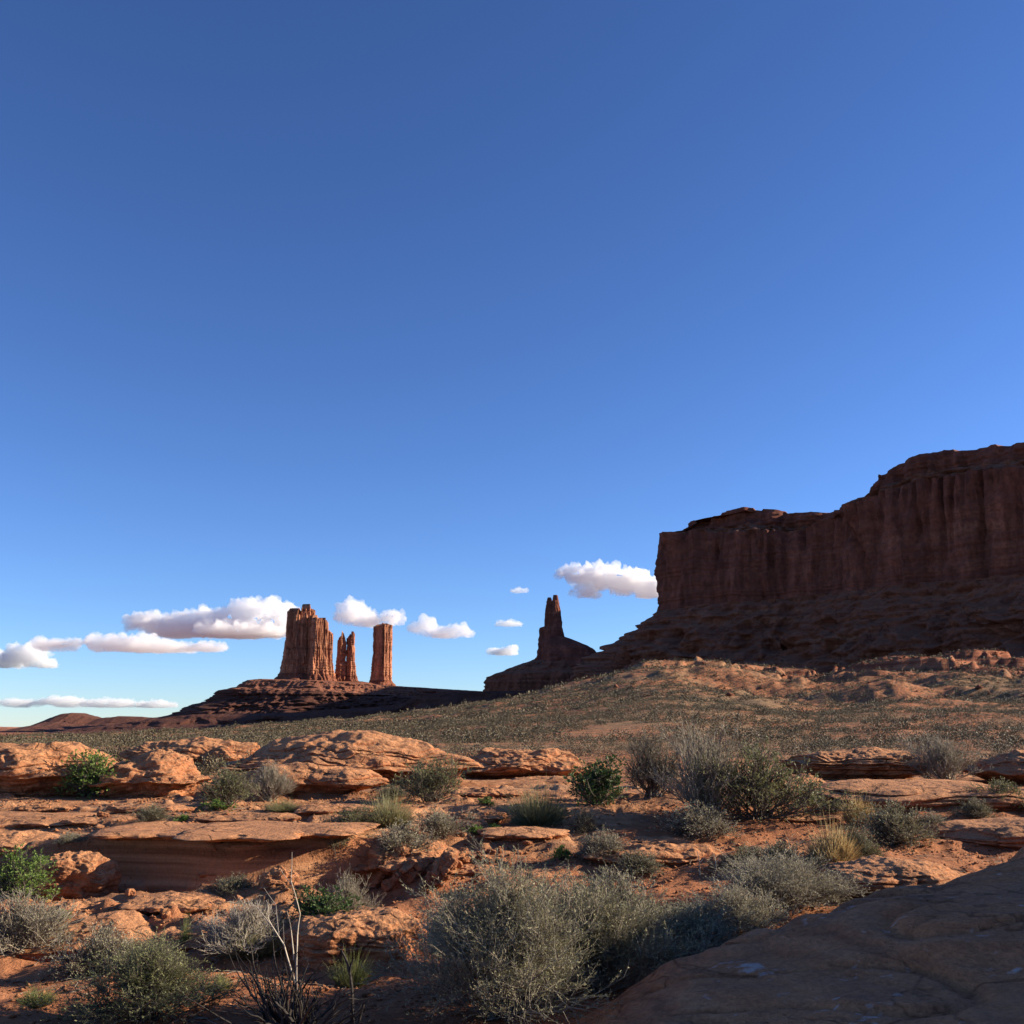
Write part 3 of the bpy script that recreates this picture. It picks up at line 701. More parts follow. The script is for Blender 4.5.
for k in range(72):
    a=R2.uniform(-1.35,1.15); L=R2.uniform(50,125)*(1.0 if a<0 else .68)
    bx,by=295+R2.normal()*8,1040+R2.normal()*4
    p=[(bx,by)]; an=a
    for s in range(4):
        an+=R2.normal()*.16-.04*np.sign(a); p.append((p[-1][0]+sin(an)*L/4,p[-1][1]-cos(an)*L/4*(.9)))
    Ym,dYm=YD+R2.uniform(-.25,.3),R2.normal()*.35
    dark.append(limb(p,R2.uniform(.007,.016),.0015,Ym,dYm))
    for q in range(3):
        s=R2.integers(1,5); aa=an+R2.choice([-1,1])*R2.uniform(.4,.9); l=R2.uniform(8,24)
        dark.append(limb([p[s],(p[s][0]+sin(aa)*l*.5,p[s][1]-cos(aa)*l*.5),(p[s][0]+sin(aa*.9)*l,p[s][1]-cos(aa*.9)*l)],.003,.0008,Ym+dYm*s/5,R2.normal()*.1))
for q in range(2): mkmesh('stem',*local(dark[q],root),M['deadwood'],True,root)
for q in range(72): mkmesh('branch',*local(join(dark[2+4*q:6+4*q]),root),M['deadwood'],True,root)
root=empty('dead_snag',(float(xpix(350,1040,5.6)),5.6,0),'thin charred forked snag right of the dead shrub','dead shrub')
sn=[limb([(351,1050),(352,1010),(350,975),(347,962),(341,950)],.013,.006,5.6),limb([(350,972),(354,958)],.008,.003,5.6),limb([(342,951),(337,947)],.004,.002,5.6),limb([(342,951),(344,943)],.004,.002,5.6)]
mkmesh('stem',*local(join(sn),root),M['deadwood'],True,root)
mkmesh('side_branch',*local(join([limb([(354,1045),(359,1022),(364,1004)],.010,.006,5.6)]),root),M['deadwood'],True,root)
def stick(px,py,h,lab):
    x,y,z=place(px,py); P0=np.array([[0,0,-.02]]); 
    v=tubes(P0,np.array([[.01,0,h*.5]]),np.array([[-.02,0,h]]),np.array([.007]),np.array([.003]),4)
    v2=tubes(np.array([[0,0,h*.5]]),np.array([[.03,0,h*.6]]),np.array([[.05,0,h*.72]]),np.array([.004]),np.array([.002]),2)
    o=mkmesh('dead_stalk',*join([v,v2]),M['paletwig']); o.location=(x,y,z); tag(o,lab,'dead stalk',group='dead stalks')
stick(700,876,.24,'taller pale dead stalk standing on sand below the silver sage')
stick(716,872,.18,'shorter pale dead stalk right of the taller one')
stick(556,808,.42,'thin tall dead stalk rising from the grassy clump')
# fallen dead branch
x,y,z=place(632,795)
o=mkmesh('fallen_branch',*join([tubes(np.array([[-.45,0,.03],[0,0,.08],[-.2,0,.05]]),np.array([[-.2,.05,.12],[.2,.0,.1],[-.1,.1,.1]]),np.array([[.05,0,.1],[.35,.1,.05],[.05,.25,.16]]),np.array([.02,.018,.012]),np.array([.015,.006,.004]),5)]),M['paletwig'])
o.location=(x,y,z); tag(o,'bleached fallen branch on the sand left of the dark wiry bush','branch')
print('shrubs',time.time()-T0)

def litter():
    g=np.random.default_rng(78); n=8000
    y=5+11*g.uniform(size=n); x=g.uniform(-.6,.6,n)*y; k=fbm(x/1.3,y/1.3,14.,3)>-.05; x,y=x[k],y[k]; n=len(x)
    z=Hf(x,y)+.008; a=g.uniform(0,6.28,n); l=g.uniform(.03,.16,n); d=np.stack([np.cos(a)*l,np.sin(a)*l,0*a],-1)
    A=np.stack([x,y,z],-1); C=A+d; C[:,2]=Hf(C[:,0],C[:,1])+.012; B=(A+C)/2+[0,0,.01]+g.normal(size=(n,3))*.008
    v,f=tubes(A,B,C,np.full(n,.003),np.full(n,.0015),2); o=mkmesh('litter',v,f,M['twig'],False); tag(o,'dead twigs littering the sand between the bushes','litter',None,'stuff')
litter()
# scrub plain ------------------------------------------------------
def clump(nq,rg):
    az=rg.uniform(0,6.283,nq); el=np.arcsin(rg.uniform(0.05,1,nq)); q=rg.uniform(.45,1,nq)
    P=np.stack([np.cos(az)*np.cos(el)*.5*q,np.sin(az)*np.cos(el)*.5*q,np.sin(el)*.6*q],-1)
    D=unit(P*[1,1,.8]+rg.normal(size=(nq,3))*.25)
    return P,D
def scatter(n,y0,y1,rg,umax=.62):
    # uniform over the wedge
    y=np.sqrt(rg.uniform(y0*y0,y1*y1,n)); x=rg.uniform(-umax,umax,n)*(y+3); return x,y
def scrubmesh(xs,ys,sz,nq,lw,rg,name):
    z=Hf(xs,ys); n=len(xs); tm=[clump(nq,rg) for _ in range(8)]
    Vt=[]
    for P,D in tm:
        V,_=leaves(P,D,np.full(nq,lw*1.15)*rg.uniform(.6,1.4,nq),np.full(nq,lw*.5)); Vt.append(V)
    Vt=np.stack(Vt)
    k=rg.integers(0,8,n); a=rg.uniform(0,6.28,n); V=Vt[k].copy()
    ca,sa=np.cos(a)[:,None],np.sin(a)[:,None]
    X=V[...,0]*ca-V[...,1]*sa; Yv=V[...,0]*sa+V[...,1]*ca
    s=sz[:,None]; hs=s*rg.uniform(.7,1.2,n)[:,None]
    W=np.stack([X*s+xs[:,None],Yv*s+ys[:,None],V[...,2]*hs+z[:,None]],-1).reshape(-1,3)
    return W,np.arange(n*nq*4).reshape(-1,4)
rg=np.random.default_rng(3)
def keep(xs,ys,th,sc=18.):
    px=pxu(xs/ys); d=fbm(xs/sc,ys/sc,9.,3)
    return d>th
near_xy=[]
parts=[]
xs,ys=scatter(2200,120,420,rg); m=keep(xs,ys,-.05,30.); xs,ys=xs[m],ys[m]; parts.append(scrubmesh(xs,ys,rg.uniform(1.1,2.1,len(xs)),110,.07,rg,''))
xs,ys=scatter(2200,420,900,rg); m=keep(xs,ys,-.05,60.); xs,ys=xs[m],ys[m]; parts.append(scrubmesh(xs,ys,rg.uniform(2.0,3.4,len(xs)),60,.10,rg,''))
for (n,a,b,nq,lw,s0,s1,th) in ((3000,26,75,170,.05,.25,0.85,-.4),(21000,75,190,80,.085,.35,1.0,-.35),(54000,190,420,34,.14,.5,1.4,-.35),(80000,420,1000,18,.22,.8,2.1,-.35)):
    xs,ys=scatter(n,a,b,rg); m=keep(xs,ys,th)&keep(xs,ys,th*.9,6.)&~((pxu(xs/ys)>800)&(ys>640)&(rg.uniform(size=len(xs))<.45)); xs,ys=xs[m],ys[m]; sz=s0*.8+(s1*1.35-s0*.8)*rg.uniform(size=len(xs))**2.0
    if a==26:
        # the nearest ones in view are things of their own
        u=xs/ys; vis=np.abs(u)<.52; idx=np.nonzero(vis)[0]; idx=idx[np.argsort(ys[idx])][:230]
        near_xy=[(xs[i],ys[i],sz[i]) for i in idx]; mm=np.ones(len(xs),bool); mm[idx]=False; xs,ys,sz=xs[mm],ys[mm],sz[mm]
    parts.append(scrubmesh(xs,ys,sz,nq,lw,rg,''))
V,Fc=join(parts)
o=mkmesh('scrub',V,Fc,M['scrub'],False); tag(o,'low grey-green scrub covering the plain and the hillside','scrub',None,'stuff')
def rubble():
    g=np.random.default_rng(79); x,y=scatter(26000,240,1000,g); k=(pxu(x/y)>520)&(fbm(x/40,y/40,21.,3)>-.1)&(g.uniform(size=len(x))<sst(480,800,pxu(x/y))+.1); x,y=x[k],y[k]; n=len(x)
    z=Hf(x,y); s_=.25+1.3*g.uniform(size=n)**4
    O=np.array([[1,0,0],[0,1,0],[-1,0,0],[0,-1,0],[0,0,1],[0,0,-.6]]); V=O[None]*g.uniform(.5,1.2,(n,6,1))*s_[:,None,None]*[1,1,.7]
    a=g.uniform(0,6.28,n); ca,sa=np.cos(a)[:,None],np.sin(a)[:,None]
    V=np.stack([V[...,0]*ca-V[...,1]*sa+x[:,None],V[...,0]*sa+V[...,1]*ca+y[:,None],V[...,2]+z[:,None]+s_[:,None]*.2],-1).reshape(-1,3)
    T=np.array([[0,1,4],[1,2,4],[2,3,4],[3,0,4],[1,0,5],[2,1,5],[3,2,5],[0,3,5]])
    q=mkmesh('rubble',V,(np.arange(n)[:,None,None]*6+T[None]).reshape(-1,3),M['talus'],False); tag(q,'broken red rock strewn over the hillside below the mesa','rubble',None,'stuff')
rubble()
tp=[]
for i,(x,y,s) in enumerate(near_xy):
    if i<6:
        p,d=clump(420,rg); LV,LF=leaves(p*[1,1,1.1],d,np.full(420,.10)*rg.uniform(.6,1.4,420),np.full(420,.022))
        o=mkmesh('scrub_bush',LV,LF,M['scrub'],False); tp.append(o)
    else:
        o=tp[i%6].copy(); COL.objects.link(o)
    z=float(Hf(np.array([x]),np.array([y]))[0])
    o.location=(x,y,z-.02); o.scale=(s,s,s*rg.uniform(.7,1.1)); o.rotation_euler=(0,0,rg.uniform(0,6.28))
    tag(o,'low grey-green scrub bush on the plain just beyond the sandstone domes','shrub','small scrub bushes on the near plain')
print('scrub',time.time()-T0)

# ---------------------------------------------------------------- mesas and buttes
def dense(pts,n,smooth=0):
    pts=np.array(pts,float); Q=np.vstack([pts,pts[:1]]); L=np.concatenate([[0],np.cumsum(np.linalg.norm(np.diff(Q[:,:2],axis=0),axis=1))])
    t=np.linspace(0,L[-1],n,endpoint=False)
    out=np.stack([np.interp(t,L,Q[:,k]) for k in range(Q.shape[1])],-1)
    for _ in range(smooth): out=(np.roll(out,1,0)+out*2+np.roll(out,-1,0))/4
    return out,t
def normals(C):
    d=np.roll(C,-3,0)-np.roll(C,3,0); nrm=np.stack([d[:,1],-d[:,0]],-1); nrm/=np.linalg.norm(nrm,axis=1)[:,None]+1e-9
    # outward check (counter-clockwise)
    area=np.sum(C[:,0]*np.roll(C[:,1],-1)-C[:,1]*np.roll(C[:,0],-1))
    if area<0: nrm=-nrm
    for _ in range(6): nrm=(np.roll(nrm,1,0)+nrm*2+np.roll(nrm,-1,0))/4
    return nrm/(np.linalg.norm(nrm,axis=1)[:,None]+1e-9),area
def loft(root,C,keys,secs,sc,seed):
    """keys: (offset, z, k_to_centre, fluting, gully, ledge) per ring, arrays or scalars; secs: (part, material, steps)"""
    Nn,area=normals(C); n=len(C); cen=C.mean(0)
    K=[]
    for k in keys: K.append([np.broadcast_to(np.asarray(v,float),(n,)) for v in k])
    sx=seed*13.7
    for si,(pn,mat,steps) in enumerate(secs):
        a,b=K[si],K[si+1]; rows=[]
        for s in range(steps+1):
            f=s/steps; off,z,kc,fl,gu,le=[a[i]*(1-f)+b[i]*f for i in range(6)]
            P=C+Nn*off[:,None]; P=P*(1-kc[:,None])+cen*kc[:,None]
            x,y=P[:,0]/sc,P[:,1]/sc; zz=z/sc
            d=fl*(1.0*ridged(x*1.0+sx,y*1.0,zz*.10,4)-1.0+.35*fbm(x*4+sx,y*4,zz*.5,4))
            d=d-fl*.8*np.exp(-(pn3(x*1.9+sx,y*1.9,zz*.16)/.08)**2)*sst(-.3,.2,pn3(x*.8,y*.8,zz*.7+3))-fl*.35*np.exp(-(pn3(x*4.2+sx+.15*zz,y*4.2,zz*.3)/.12)**2)
            d=d+gu*(fbm(x*.9+sx,y*.9,zz*.3,4)*.8+.8*(ridged(x*1.7+sx,y*1.7,zz*.15,4)-1))
            zl=zz*7+.25*fbm(x+sx,y,0*x,2)
            d=d+le*(pn3(zl,seed+0*zl,x*.15)+.6*pn3(zl*2.7,seed+3+0*zl,x*.2))
            P=P+Nn*d[:,None]
            zj=z+ .10*gu*fbm(x*3+sx,y*3,zz,3)
            rows.append(np.stack([P[:,0],P[:,1],zj],-1))
        V=np.concatenate(rows); f=gridfaces(steps+1,n,True)
        if area<0: f=f[:,::-1]
        V=V-np.array(root.location)
        if si==len(secs)-1:
            V=np.vstack([V,[np.append(cen,K[-1][1].mean())-np.array(root.location)]]); last=steps*n+np.arange(n)
            t=np.stack([last,np.roll(last,-1),np.full(n,len(V)-1)],-1)
            if area<0:t=t[:,::-1]
            f=[f,t]
        mkmesh(pn,V,f,M[mat],True,root)
def gz(y): return -25.0
# -- great mesa on the right. plan points: x, y, rim row -> rim height, cliff foot height, cap height
def mp(px,Y,rim,foot,cap,toe=-10.):
    return (float(xpix(px,640,Y)),Y,float(zpix(rim,Y)),float(zpix(foot,Y)),float(zpix(cap,Y)),toe)
MP=[mp(662,1760,534,611,528),mp(700,1700,531,606,518),mp(745,1660,531,602,508),mp(800,1630,530,598,513),mp(824,1600,524,594,513),
 mp(850,1545,510,592,497),mp(884,1500,492,588,464),mp(930,1450,480,583,452),mp(980,1400,472,580,446),mp(1024,1350,468,575,441),mp(1120,1240,460,572,440),
 (980,1090,330,150,365,-10),(1500,1010,330,150,365,-10),(2400,1100,340,150,370,-10),(2600,2300,400,150,430,0),(2300,3500,450,150,480,0),(1300,3750,445,150,460,0),(650,3700,445,170,460,0),(610,3200,447,170,460,0),(570,2700,440,190,455,0),(520,2300,400,215,415,0),(420,2000,345,215,352,0)]  # unseen right end and rear rims shaped to cast shade on towers and talus
Cm,tm=dense(MP,2800,14)
root=empty('mesa',(900,1700,0),'huge shaded flat-topped mesa with sheer cliffs and dark talus on the right','mesa')
C2=Cm[:,:2]; rim,foot,cap,toe=Cm[:,2],Cm[:,3],Cm[:,4],Cm[:,5]
capn=cap+14+7*np.round(2*fbm(C2[:,0]/90,C2[:,1]/90,0.,3))/2
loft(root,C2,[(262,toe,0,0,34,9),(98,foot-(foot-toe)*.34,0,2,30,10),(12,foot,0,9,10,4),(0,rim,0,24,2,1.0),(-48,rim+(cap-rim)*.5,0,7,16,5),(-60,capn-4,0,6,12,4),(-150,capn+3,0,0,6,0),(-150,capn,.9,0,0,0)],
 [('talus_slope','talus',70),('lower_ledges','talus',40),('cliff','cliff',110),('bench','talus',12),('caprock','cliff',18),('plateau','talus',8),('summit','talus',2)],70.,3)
# -- central group of buttes at 3200 m
YB=3200.
def ring(cx,Y,hw,hd,rot=0,n=40,sq=.5,jag=.12,seed=0):
    a=np.linspace(0,2*math.pi,n,endpoint=False); c,s=np.cos(a),np.sin(a)
    p=np.stack([np.sign(c)*np.abs(c)**sq*hw,np.sign(s)*np.abs(s)**sq*hd],-1)*(1+jag*pn3(np.cos(a)*2+seed,np.sin(a)*2,seed*1.7))[:,None]
    q=np.stack([p[:,0]*cos(rot)-p[:,1]*sin(rot),p[:,0]*sin(rot)+p[:,1]*cos(rot)],-1)
    return q+[cx,Y]
def wpx(px,Y=YB): return float(xpix(px,660,Y))
# shared foot
def foot_hill(pts,label,name,keys,secs,loc,seed,sc=60.,n=900,kind=None,sm=8):
    C,_=dense(pts,n,sm); root=empty(name,loc,label,'butte' if not kind else 'hill')
    if kind: root['kind']=kind
    loft(root,C[:,:2],keys(C),secs,sc,seed); return root
fx=[(wpx(262),YB-150),(wpx(330),YB-210),(wpx(398),YB-150),(wpx(440),YB-60),(wpx(500),YB+60),(wpx(500),YB+330),(wpx(400),YB+330),(wpx(300),YB+240),(wpx(262),YB+60)]
foot_hill(fx,'banded red pedestal of ledges and rubble under the three central buttes','butte_pedestal',
 lambda C:(lambda q:[(330,-20,0,0,22,8),(200,38,0,0,22,7),(112,72,0,2,18,10),(84,q-30,0,3,12,10),(42,q-22,0,3,10,6),(6,q,0,5,8,6),(-30,q+4,0,0,5,0),(-60,q+4,.8,0,3,0)])(np.interp(512+(C[:,0]/C[:,1])*F/CP,[255,310,398,500],[131,126,112,100])),
 [('lower_slope','shade',20),('talus_slope','shade',24),('ledge_band','shade',20),('upper_slope','talus',14),('upper_ledges','talus',12),('bench','talus',8),('summit','talus',2)],(wpx(350),YB,0),5,55.)  # lower sections carry the painted shade, upper ones plain talus
def tower(pxc,wp,Y,dep,toprow,baserow,label,name,rot,seed,tops=None,flare=.18,n=420,flute=5,talus=.5,sq=.35,jag=.10,root=None,pre='',step=.03,under=40):
    cx=wpx(pxc,Y); hw=wp/F*Y/2; C,_=dense(ring(cx,Y,hw,dep/2,rot,60,sq,jag,seed),n,1)
    zb=float(zpix(baserow,Y)); zt=float(zpix(toprow,Y)); top=np.full(n,zt)
    pxx=512+(C[:,0]/C[:,1])*F/CP
    if tops: top=zpix(np.interp(pxx,[t[0] for t in tops],[t[1] for t in tops]),Y)
    q=fbm(C[:,0]/13,C[:,1]/13,seed,2); top=top+(zt-zb)*step*np.round(q*2.5)
    mid=zb+(zt-zb)*(.5+.10*pn3(C[:,0]/20,C[:,1]/20,seed+.5))
    if root is None: root=empty(name,(cx,Y,zb),label,'butte')
    loft(root,C,[(hw*talus*1.6,zb-under,0,0,9,4),(hw*flare,zb+(zt-zb)*.12,0,flute*.5,5,3),(hw*.02,mid,0,flute*1.1,1,1.4),(-hw*.03,top,0,flute*1.1,0,1.2),(-hw*.14,top+1.5,.12,0,1,0),(-hw*.14,top+2,.85,0,1,0)],
      [(pre+'talus_skirt','talus',24),(pre+'lower_cliff','far',44),(pre+'upper_cliff','far',70),(pre+'rim','far',4),(pre+'summit','far',4)],30.,seed)
    return root
big_=tower(299,22,YB,70,611,682,'massive broad butte, largest of the three central towers','butte',.80,3,[(270,614),(286,613),(297,614),(301,612),(305,609),(309,609.5),(311,613),(316,616)],flare=.42,n=620,flute=7,talus=1.2,sq=.3,jag=.08)
tower(316.5,15,YB-22,56,619,682,'','',.62,13,[(300,617),(313,618.5),(314,620),(319,619),(321,622),(326,622.5)],flare=.22,n=460,flute=6,talus=1.3,sq=.3,root=big_,pre='shoulder_')
tower(329.3,5.5,YB-5,26,634,682,'','',.5,14,None,flare=.5,n=220,flute=3,talus=3,root=big_,pre='pinnacle_')
tower(340.8,7,YB+80,34,636,681,'left pinnacle of the thin twin pinnacles between the big butte and column','rock_pinnacle',.5,7,[(335,641),(338,638),(339,632.5),(341,634),(342.5,640),(346,643)],flare=.35,n=280,flute=3.6,talus=1.8,sq=.5,jag=.18)
tower(350.2,6.5,YB+85,30,637,681,'right pinnacle of the thin twin pinnacles between the big butte and column','rock_pinnacle',.5,8,[(345,638),(347,636),(348.5,641),(350,634),(352,632.5),(354,640)],flare=.35,n=280,flute=3.4,talus=2.2,sq=.5,jag=.18)
tower(382.3,13.5,YB+180,58,626.5,688,'isolated square column on the right of the three central towers','rock_column',.85,9,[(370,629),(373,626.5),(377,626),(384,625.5),(388,627),(391,627),(393,631)],flare=.14,n=400,flute=3.6,talus=1.2,sq=.3,jag=.07)
# -- spire
YS=2600.
sp=[(wpx(487,YS),YS-60),(wpx(520,YS),YS-100),(wpx(565,YS),YS-110),(wpx(598,YS),YS-60),(wpx(640,YS),YS+20),(wpx(640,YS),YS+150),(wpx(560,YS),YS+160),(wpx(500,YS),YS+90)]
def kk(C):
    px=512+(C[:,0]/C[:,1])*F/CP
    up=lambda rows:zpix(np.interp(px,[480,500,540,600,640],rows),YS)
    return [(120,-30,0,0,14,6),(40,30,0,0,12,6),(10,up([692]*5),0,2,6,5),(0,up([679,676,676,676,676]),0,2,4,5),(-22,up([673,668,662,660,660]),.15,2,6,5),(-26,up([664,660,655,654,654]),.45,2,5,5),(-26,up([656,655,651,648,648]),.68,2,3,4),(-26,up([640]*5),.93,0,2,0)]
foot_hill(sp,'dark stepped talus hill carrying the lone spire','talus_hill',kk,[('lower_slope','talus',14),('talus_slope','talus',14),('ledge_band','talus',12),('upper_slope','talus',14),('ledges','talus',14),('shoulder','talus',12),('summit','talus',12)],(wpx(550,YS),YS,0),12,50.,700,sm=4)
def spire():
    # vertical stations: row, left px, right px
    st=[(670,533,607),(664,534,604),(655,537,598),(649,539,592),(646,539.2,586),(641,539.5,574),(637,539.5,564),(631,539.5,562.5),(628,540,561.8),(626.5,545,562),(616,545.6,561),(608,546.3,560),(603,547,559.2),(601,547.2,559)]
    cx=wpx(553,YS); root=empty('rock_spire',(cx,YS,float(zpix(655,YS))),'lone dark two-horned spire between the towers and the mesa','rock spire')
    def body(st,nm,seed,dep=.8,jag=.12):
        n=200; a=np.linspace(0,2*math.pi,n,endpoint=False); rows=[]
        rr_=np.array([s[0] for s in st],float)[::-1]; L=np.array([s[1] for s in st],float)[::-1]; Rr=np.array([s[2] for s in st],float)[::-1]
        rws=np.linspace(st[0][0],st[-1][0],90)
        for r_ in rws:
            l=np.interp(r_,rr_,L); q=np.interp(r_,rr_,Rr); z=float(zpix(r_,YS)); hw=(q-l)/2/F*YS; c0=wpx((l+q)/2,YS)
            c,s=np.cos(a),np.sin(a); k=1+jag*pn3(c*2+seed,s*2,z/60+0*a)+.08*pn3(c*5+seed,s*5,z/14+0*a)+.05*pn3(z/7+0*a,seed+0*a,c)
            rows.append(np.stack([c0+np.sign(c)*np.abs(c)**.6*hw*k,YS+np.sign(s)*np.abs(s)**.6*hw*dep*k,z+0*a],-1))
        V=np.concatenate(rows)-np.array(root.location); f=gridfaces(90,n,True)
        V=np.vstack([V,V[-n:].mean(0)]); last=89*n+np.arange(n); t=np.stack([last,np.roll(last,-1),np.full(n,len(V)-1)],-1)
        mkmesh(nm,V,[f,t],M['cliff'],True,root)
    body(st,'shaft',1)
    body([(606,546.8,553.2),(602,547.2,552.6),(599,547.6,552),(597.5,548.2,551.2)],'horn',2)
    body([(606,552.5,559.8),(600,553.2,559),(596.5,553.6,558.4),(595,554,557.8)],'horn',3)
spire()
# -- bench and low hills darkened with painted shade, far mesas (terrain)
def ridge(name,label,pts,Y,seed,back=260,amp=3.0,slope_=1.2,base=-30,mat='shade',led=0.,kind='structure',cat='hill'):
    px=np.linspace(pts[0][0],pts[-1][0],int(600)); row=np.interp(px,[p[0] for p in pts],[p[1] for p in pts]); dist=np.interp(px,[p[0] for p in pts],[p[2] if len(p)>2 else Y for p in pts])
    z=zpix(row,dist)+amp*.35*fbm(px/9,0*px,seed,4); x=xpix(px,row,dist)
    ps=[(-1,0),(-.45,.42),(-.2,.62),(-.08,.86),(0,1),(.25,1.0),(.6,.7),(1,0)]
    T=np.concatenate([np.linspace(ps[i][0],ps[i+1][0],9)[:-1] for i in range(len(ps)-1)]+[[1]])
    h=np.interp(T,[p[0] for p in ps],[p[1] for p in ps])
    X=x[:,None]+0*T; Yv=dist[:,None]+T[None]*back; Z=base+(z-base)[:,None]*h[None]
    n=fbm(X/70,Yv/70,seed,4)
    w=np.minimum(1,4*(1-h))[None]; X=X+0; Yv=Yv+w*30*n; Z=Z+w*amp*n*1.5
    if led: Z=Z*(1-led)+led*terrace(Z,12,4)
    o=mkmesh(name,np.stack([X,Yv,Z],-1).reshape(-1,3),gridfaces(len(px),len(T))[:,::-1],M[mat]); tag(o,label,cat,None,kind); return o
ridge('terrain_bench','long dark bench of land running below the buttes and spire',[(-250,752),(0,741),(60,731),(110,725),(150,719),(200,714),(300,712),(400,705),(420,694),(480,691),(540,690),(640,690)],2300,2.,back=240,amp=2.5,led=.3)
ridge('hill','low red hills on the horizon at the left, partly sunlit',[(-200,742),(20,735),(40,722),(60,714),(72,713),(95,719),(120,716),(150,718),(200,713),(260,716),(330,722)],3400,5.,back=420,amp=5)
ridge('mountains','faint far mesas on the horizon at the far left',[(-700,722),(-300,724),(0,727.0),(14,727.4),(30,730),(60,732),(200,733)],9000,8.,back=900,amp=8,base=-60,mat='far')
print('buttes',time.time()-T0)

# ---------------------------------------------------------------- clouds
def vol_mat(name,dens):
    m,nt,out=newmat(name); v=nt.nodes.new('ShaderNodeVolumePrincipled')
    v.inputs['Color'].default_value=(1,1,1,1); v.inputs['Density'].default_value=dens; v.inputs['Anisotropy'].default_value=.2
    nt.links.new(v.outputs[0],out.inputs['Volume']); return m
M['cloud']=vol_mat('cloud_vapour',.0085); M['thin']=vol_mat('thin_cloud_vapour',.005)
YC=13000.
def uvs(n=14,m=10):
    V=[(0,0,1)];Fc=[]
    for i in range(1,m):
        for j in range(n): a=math.pi*i/m;b=2*math.pi*j/n; V.append((sin(a)*cos(b),sin(a)*sin(b),cos(a)))
    V.append((0,0,-1))
    F3=[(0,1+j,1+(j+1)%n) for j in range(n)]+[(1+(m-2)*n+j,len(V)-1,1+(m-2)*n+(j+1)%n) for j in range(n)]
    F4=[(1+i*n+j,1+(i+1)*n+j,1+(i+1)*n+(j+1)%n,1+i*n+(j+1)%n) for i in range(m-2) for j in range(n)]
    return np.array(V),np.array(F3),np.array(F4)
UV,U3,U4=uvs()
def cloud(blobs,label,seed,mat='cloud',vox=26.,flat=None,amp=1.0,YC=13000.):
    vox*=.62
    """blobs: px,py,rx_px,ry_px"""
    rg=np.random.default_rng(seed); V=[];f3=[];f4=[];off=0; k=YC/F
    for (px,py,rx,ry) in blobs:
        c=PT(px,py,YC+rg.normal()*rx*k*.25)
        V.append(UV*[rx*k,rx*k*.8,ry*k]+c); f3.append(U3+off); f4.append(U4+off); off+=len(UV)
        for _ in range(int(5+rx*.7)):
            d=rg.normal(size=3); d/=np.linalg.norm(d); d[2]=abs(d[2])*1.0-.2
            r=ry*rg.uniform(.28,.6)*k; p=c+d*np.array([rx*k*.95,rx*k*.7,ry*k*.85])
            V.append(UV*[r*1.2,r*1.2,r]+p); f3.append(U3+off); f4.append(U4+off); off+=len(UV)
    o=mkmesh('cloud',np.concatenate(V),[np.concatenate(f3),np.concatenate(f4)])
    md=o.modifiers.new('r','REMESH'); md.mode='VOXEL'; md.voxel_size=vox
    dg=bpy.context.evaluated_depsgraph_get(); me=bpy.data.meshes.new_from_object(o.evaluated_get(dg)); o.modifiers.clear(); o.data=me
    n=len(me.vertices); P=np.empty(n*3,np.float32); Nn=np.empty(n*3,np.float32)
    me.vertices.foreach_get('co',P); me.vertices.foreach_get('normal',Nn); P=P.reshape(-1,3).astype(float);Nn=Nn.reshape(-1,3)
    d=fbm(P[:,0]/190,P[:,1]/190,P[:,2]/130+seed,5,gain=.6)
    bz=float(zpix(max(b[1]+b[3]*.55 for b in blobs),YC))
    soft=np.where(P[:,2]<bz,.3,1.)
    P=P+Nn*(85*amp*d*soft+38*amp*fbm(P[:,0]/60,P[:,1]/55,P[:,2]/45+seed,3))[:,None]
    lo=P[:,2]<bz; P[lo,2]=bz+(P[lo,2]-bz)*.35
    me.vertices.foreach_set('co',P.astype(np.float32).ravel()); me.update()
    me.materials.clear(); me.materials.append(M[mat]); tag(o,label,'cloud',group='small cumulus clouds low in the sky')
cloud([(150,622,22,9),(180,628,34,12),(215,622,30,13),(250,614,24,13),(270,612,24,13),(285,625,22,12),(240,632,50,9)],'largest white cloud reaching behind the broad butte',1)
cloud([(60,643,26,5),(100,643,18,8),(135,645,28,10),(160,648,36,6),(205,648,24,5)],'long low cloud streaming left beneath the largest cloud',2,vox=20,amp=.7,YC=10200.)
cloud([(8,660,20,9),(28,655,18,11),(44,664,12,6)],'puffy cloud at the left edge of the frame',3,vox=22,YC=15500.)
cloud([(355,614,16,11),(368,620,16,10),(393,618,13,8)],'white cloud behind the gap between twin pinnacles and column',4,vox=22,YC=11300.)
cloud([(425,628,14,9),(448,633,22,6),(465,635,8,4)],'small flat cloud right of the square column',5,vox=20,amp=.7,YC=9300.)
cloud([(503,652,15,4.5),(510,650,8,4)],'tiny flat cloud low to the left of the spire',6,vox=14,amp=.6,YC=15000.)
cloud([(510,624,14,3.5)],'faint wisp left of the spire top',7,'thin',14,amp=.6,YC=18000.)
cloud([(519,591,8,3.5)],'tiny faint puff up left of the spire',8,'thin',14,amp=.6,YC=17000.)
cloud([(575,574,18,8),(598,578,26,11),(628,582,28,11),(650,588,22,13),(668,590,20,12),(585,592,14,6)],'wide white cloud touching the left end of the mesa',9)
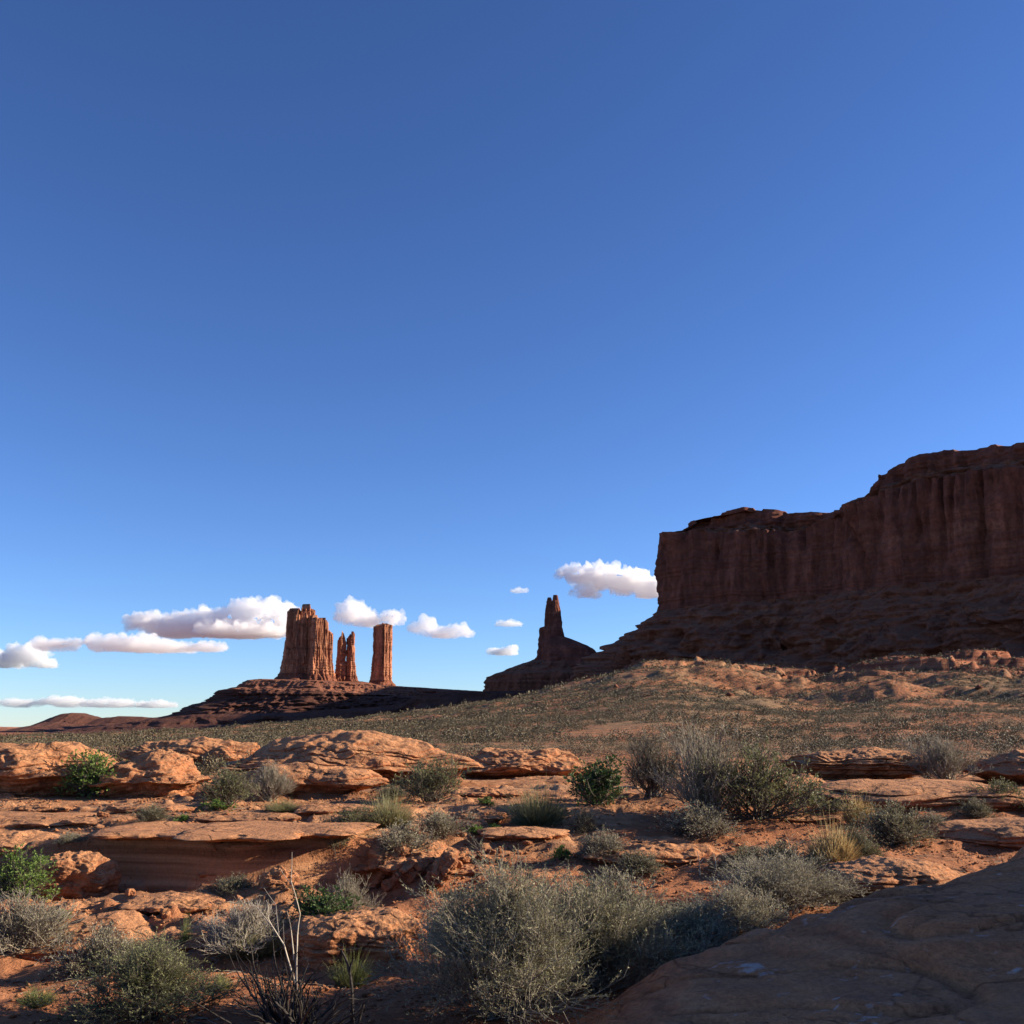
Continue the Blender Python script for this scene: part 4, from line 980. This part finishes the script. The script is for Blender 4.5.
cloud([(20,703,22,4),(65,702,26,5),(110,704,28,4.5),(155,705,24,4)],'faint flat strip of cloud low over the left horizon',10,'thin',20,amp=.6,YC=19000.)
print('clouds',time.time()-T0)

# ---------------------------------------------------------------- light, sky, camera
w=bpy.data.worlds.new('World'); S.world=w; w.use_nodes=True; nt=w.node_tree
bg=nt.nodes['Background']; sky=nt.nodes.new('ShaderNodeTexSky'); sky.sky_type='NISHITA'; sky.sun_disc=False
sky.sun_elevation=radians(SUN_EL); sky.sun_rotation=radians(SUN_AZ); sky.altitude=1600; sky.air_density=1.0; sky.dust_density=0.0; sky.ozone_density=3.0
gm=nt.nodes.new('ShaderNodeGamma'); gm.inputs[1].default_value=1.15; nt.links.new(sky.outputs[0],gm.inputs[0])
tn=nt.nodes.new('ShaderNodeMix'); tn.data_type='RGBA'; tn.blend_type='MULTIPLY'; tn.inputs[0].default_value=1; tn.inputs[7].default_value=(.80,.94,1.25,1); nt.links.new(gm.outputs[0],tn.inputs[6])
nt.links.new(tn.outputs[2],bg.inputs[0]); bg.inputs[1].default_value=.0525
sl=bpy.data.lights.new('sun','SUN'); sl.energy=5.0; sl.angle=radians(.55); sl.color=(1,.87,.68)
so=bpy.data.objects.new('sun',sl); COL.objects.link(so)
from mathutils import Vector
d=Vector((sin(radians(SUN_AZ))*cos(radians(SUN_EL)),cos(radians(SUN_AZ))*cos(radians(SUN_EL)),sin(radians(SUN_EL))))
so.rotation_euler=d.to_track_quat('Z','Y').to_euler(); so.location=(60,0,60)
cam=bpy.data.cameras.new('camera'); cam.lens=36; cam.sensor_width=36; cam.clip_end=60000; cam.clip_start=.05
co=bpy.data.objects.new('camera',cam); COL.objects.link(co); co.location=(0,0,E); co.rotation_euler=(math.pi/2+PIT,0,0); S.camera=co
S.view_settings.view_transform='Standard'; S.view_settings.look='None'; S.view_settings.exposure=1.15; S.view_settings.gamma=1
S.render.engine='CYCLES'; c=S.cycles
c.use_denoising=True; c.max_bounces=20; c.diffuse_bounces=3; c.glossy_bounces=1; c.transmission_bounces=2; c.volume_bounces=20; c.transparent_max_bounces=4
print('done',time.time()-T0)
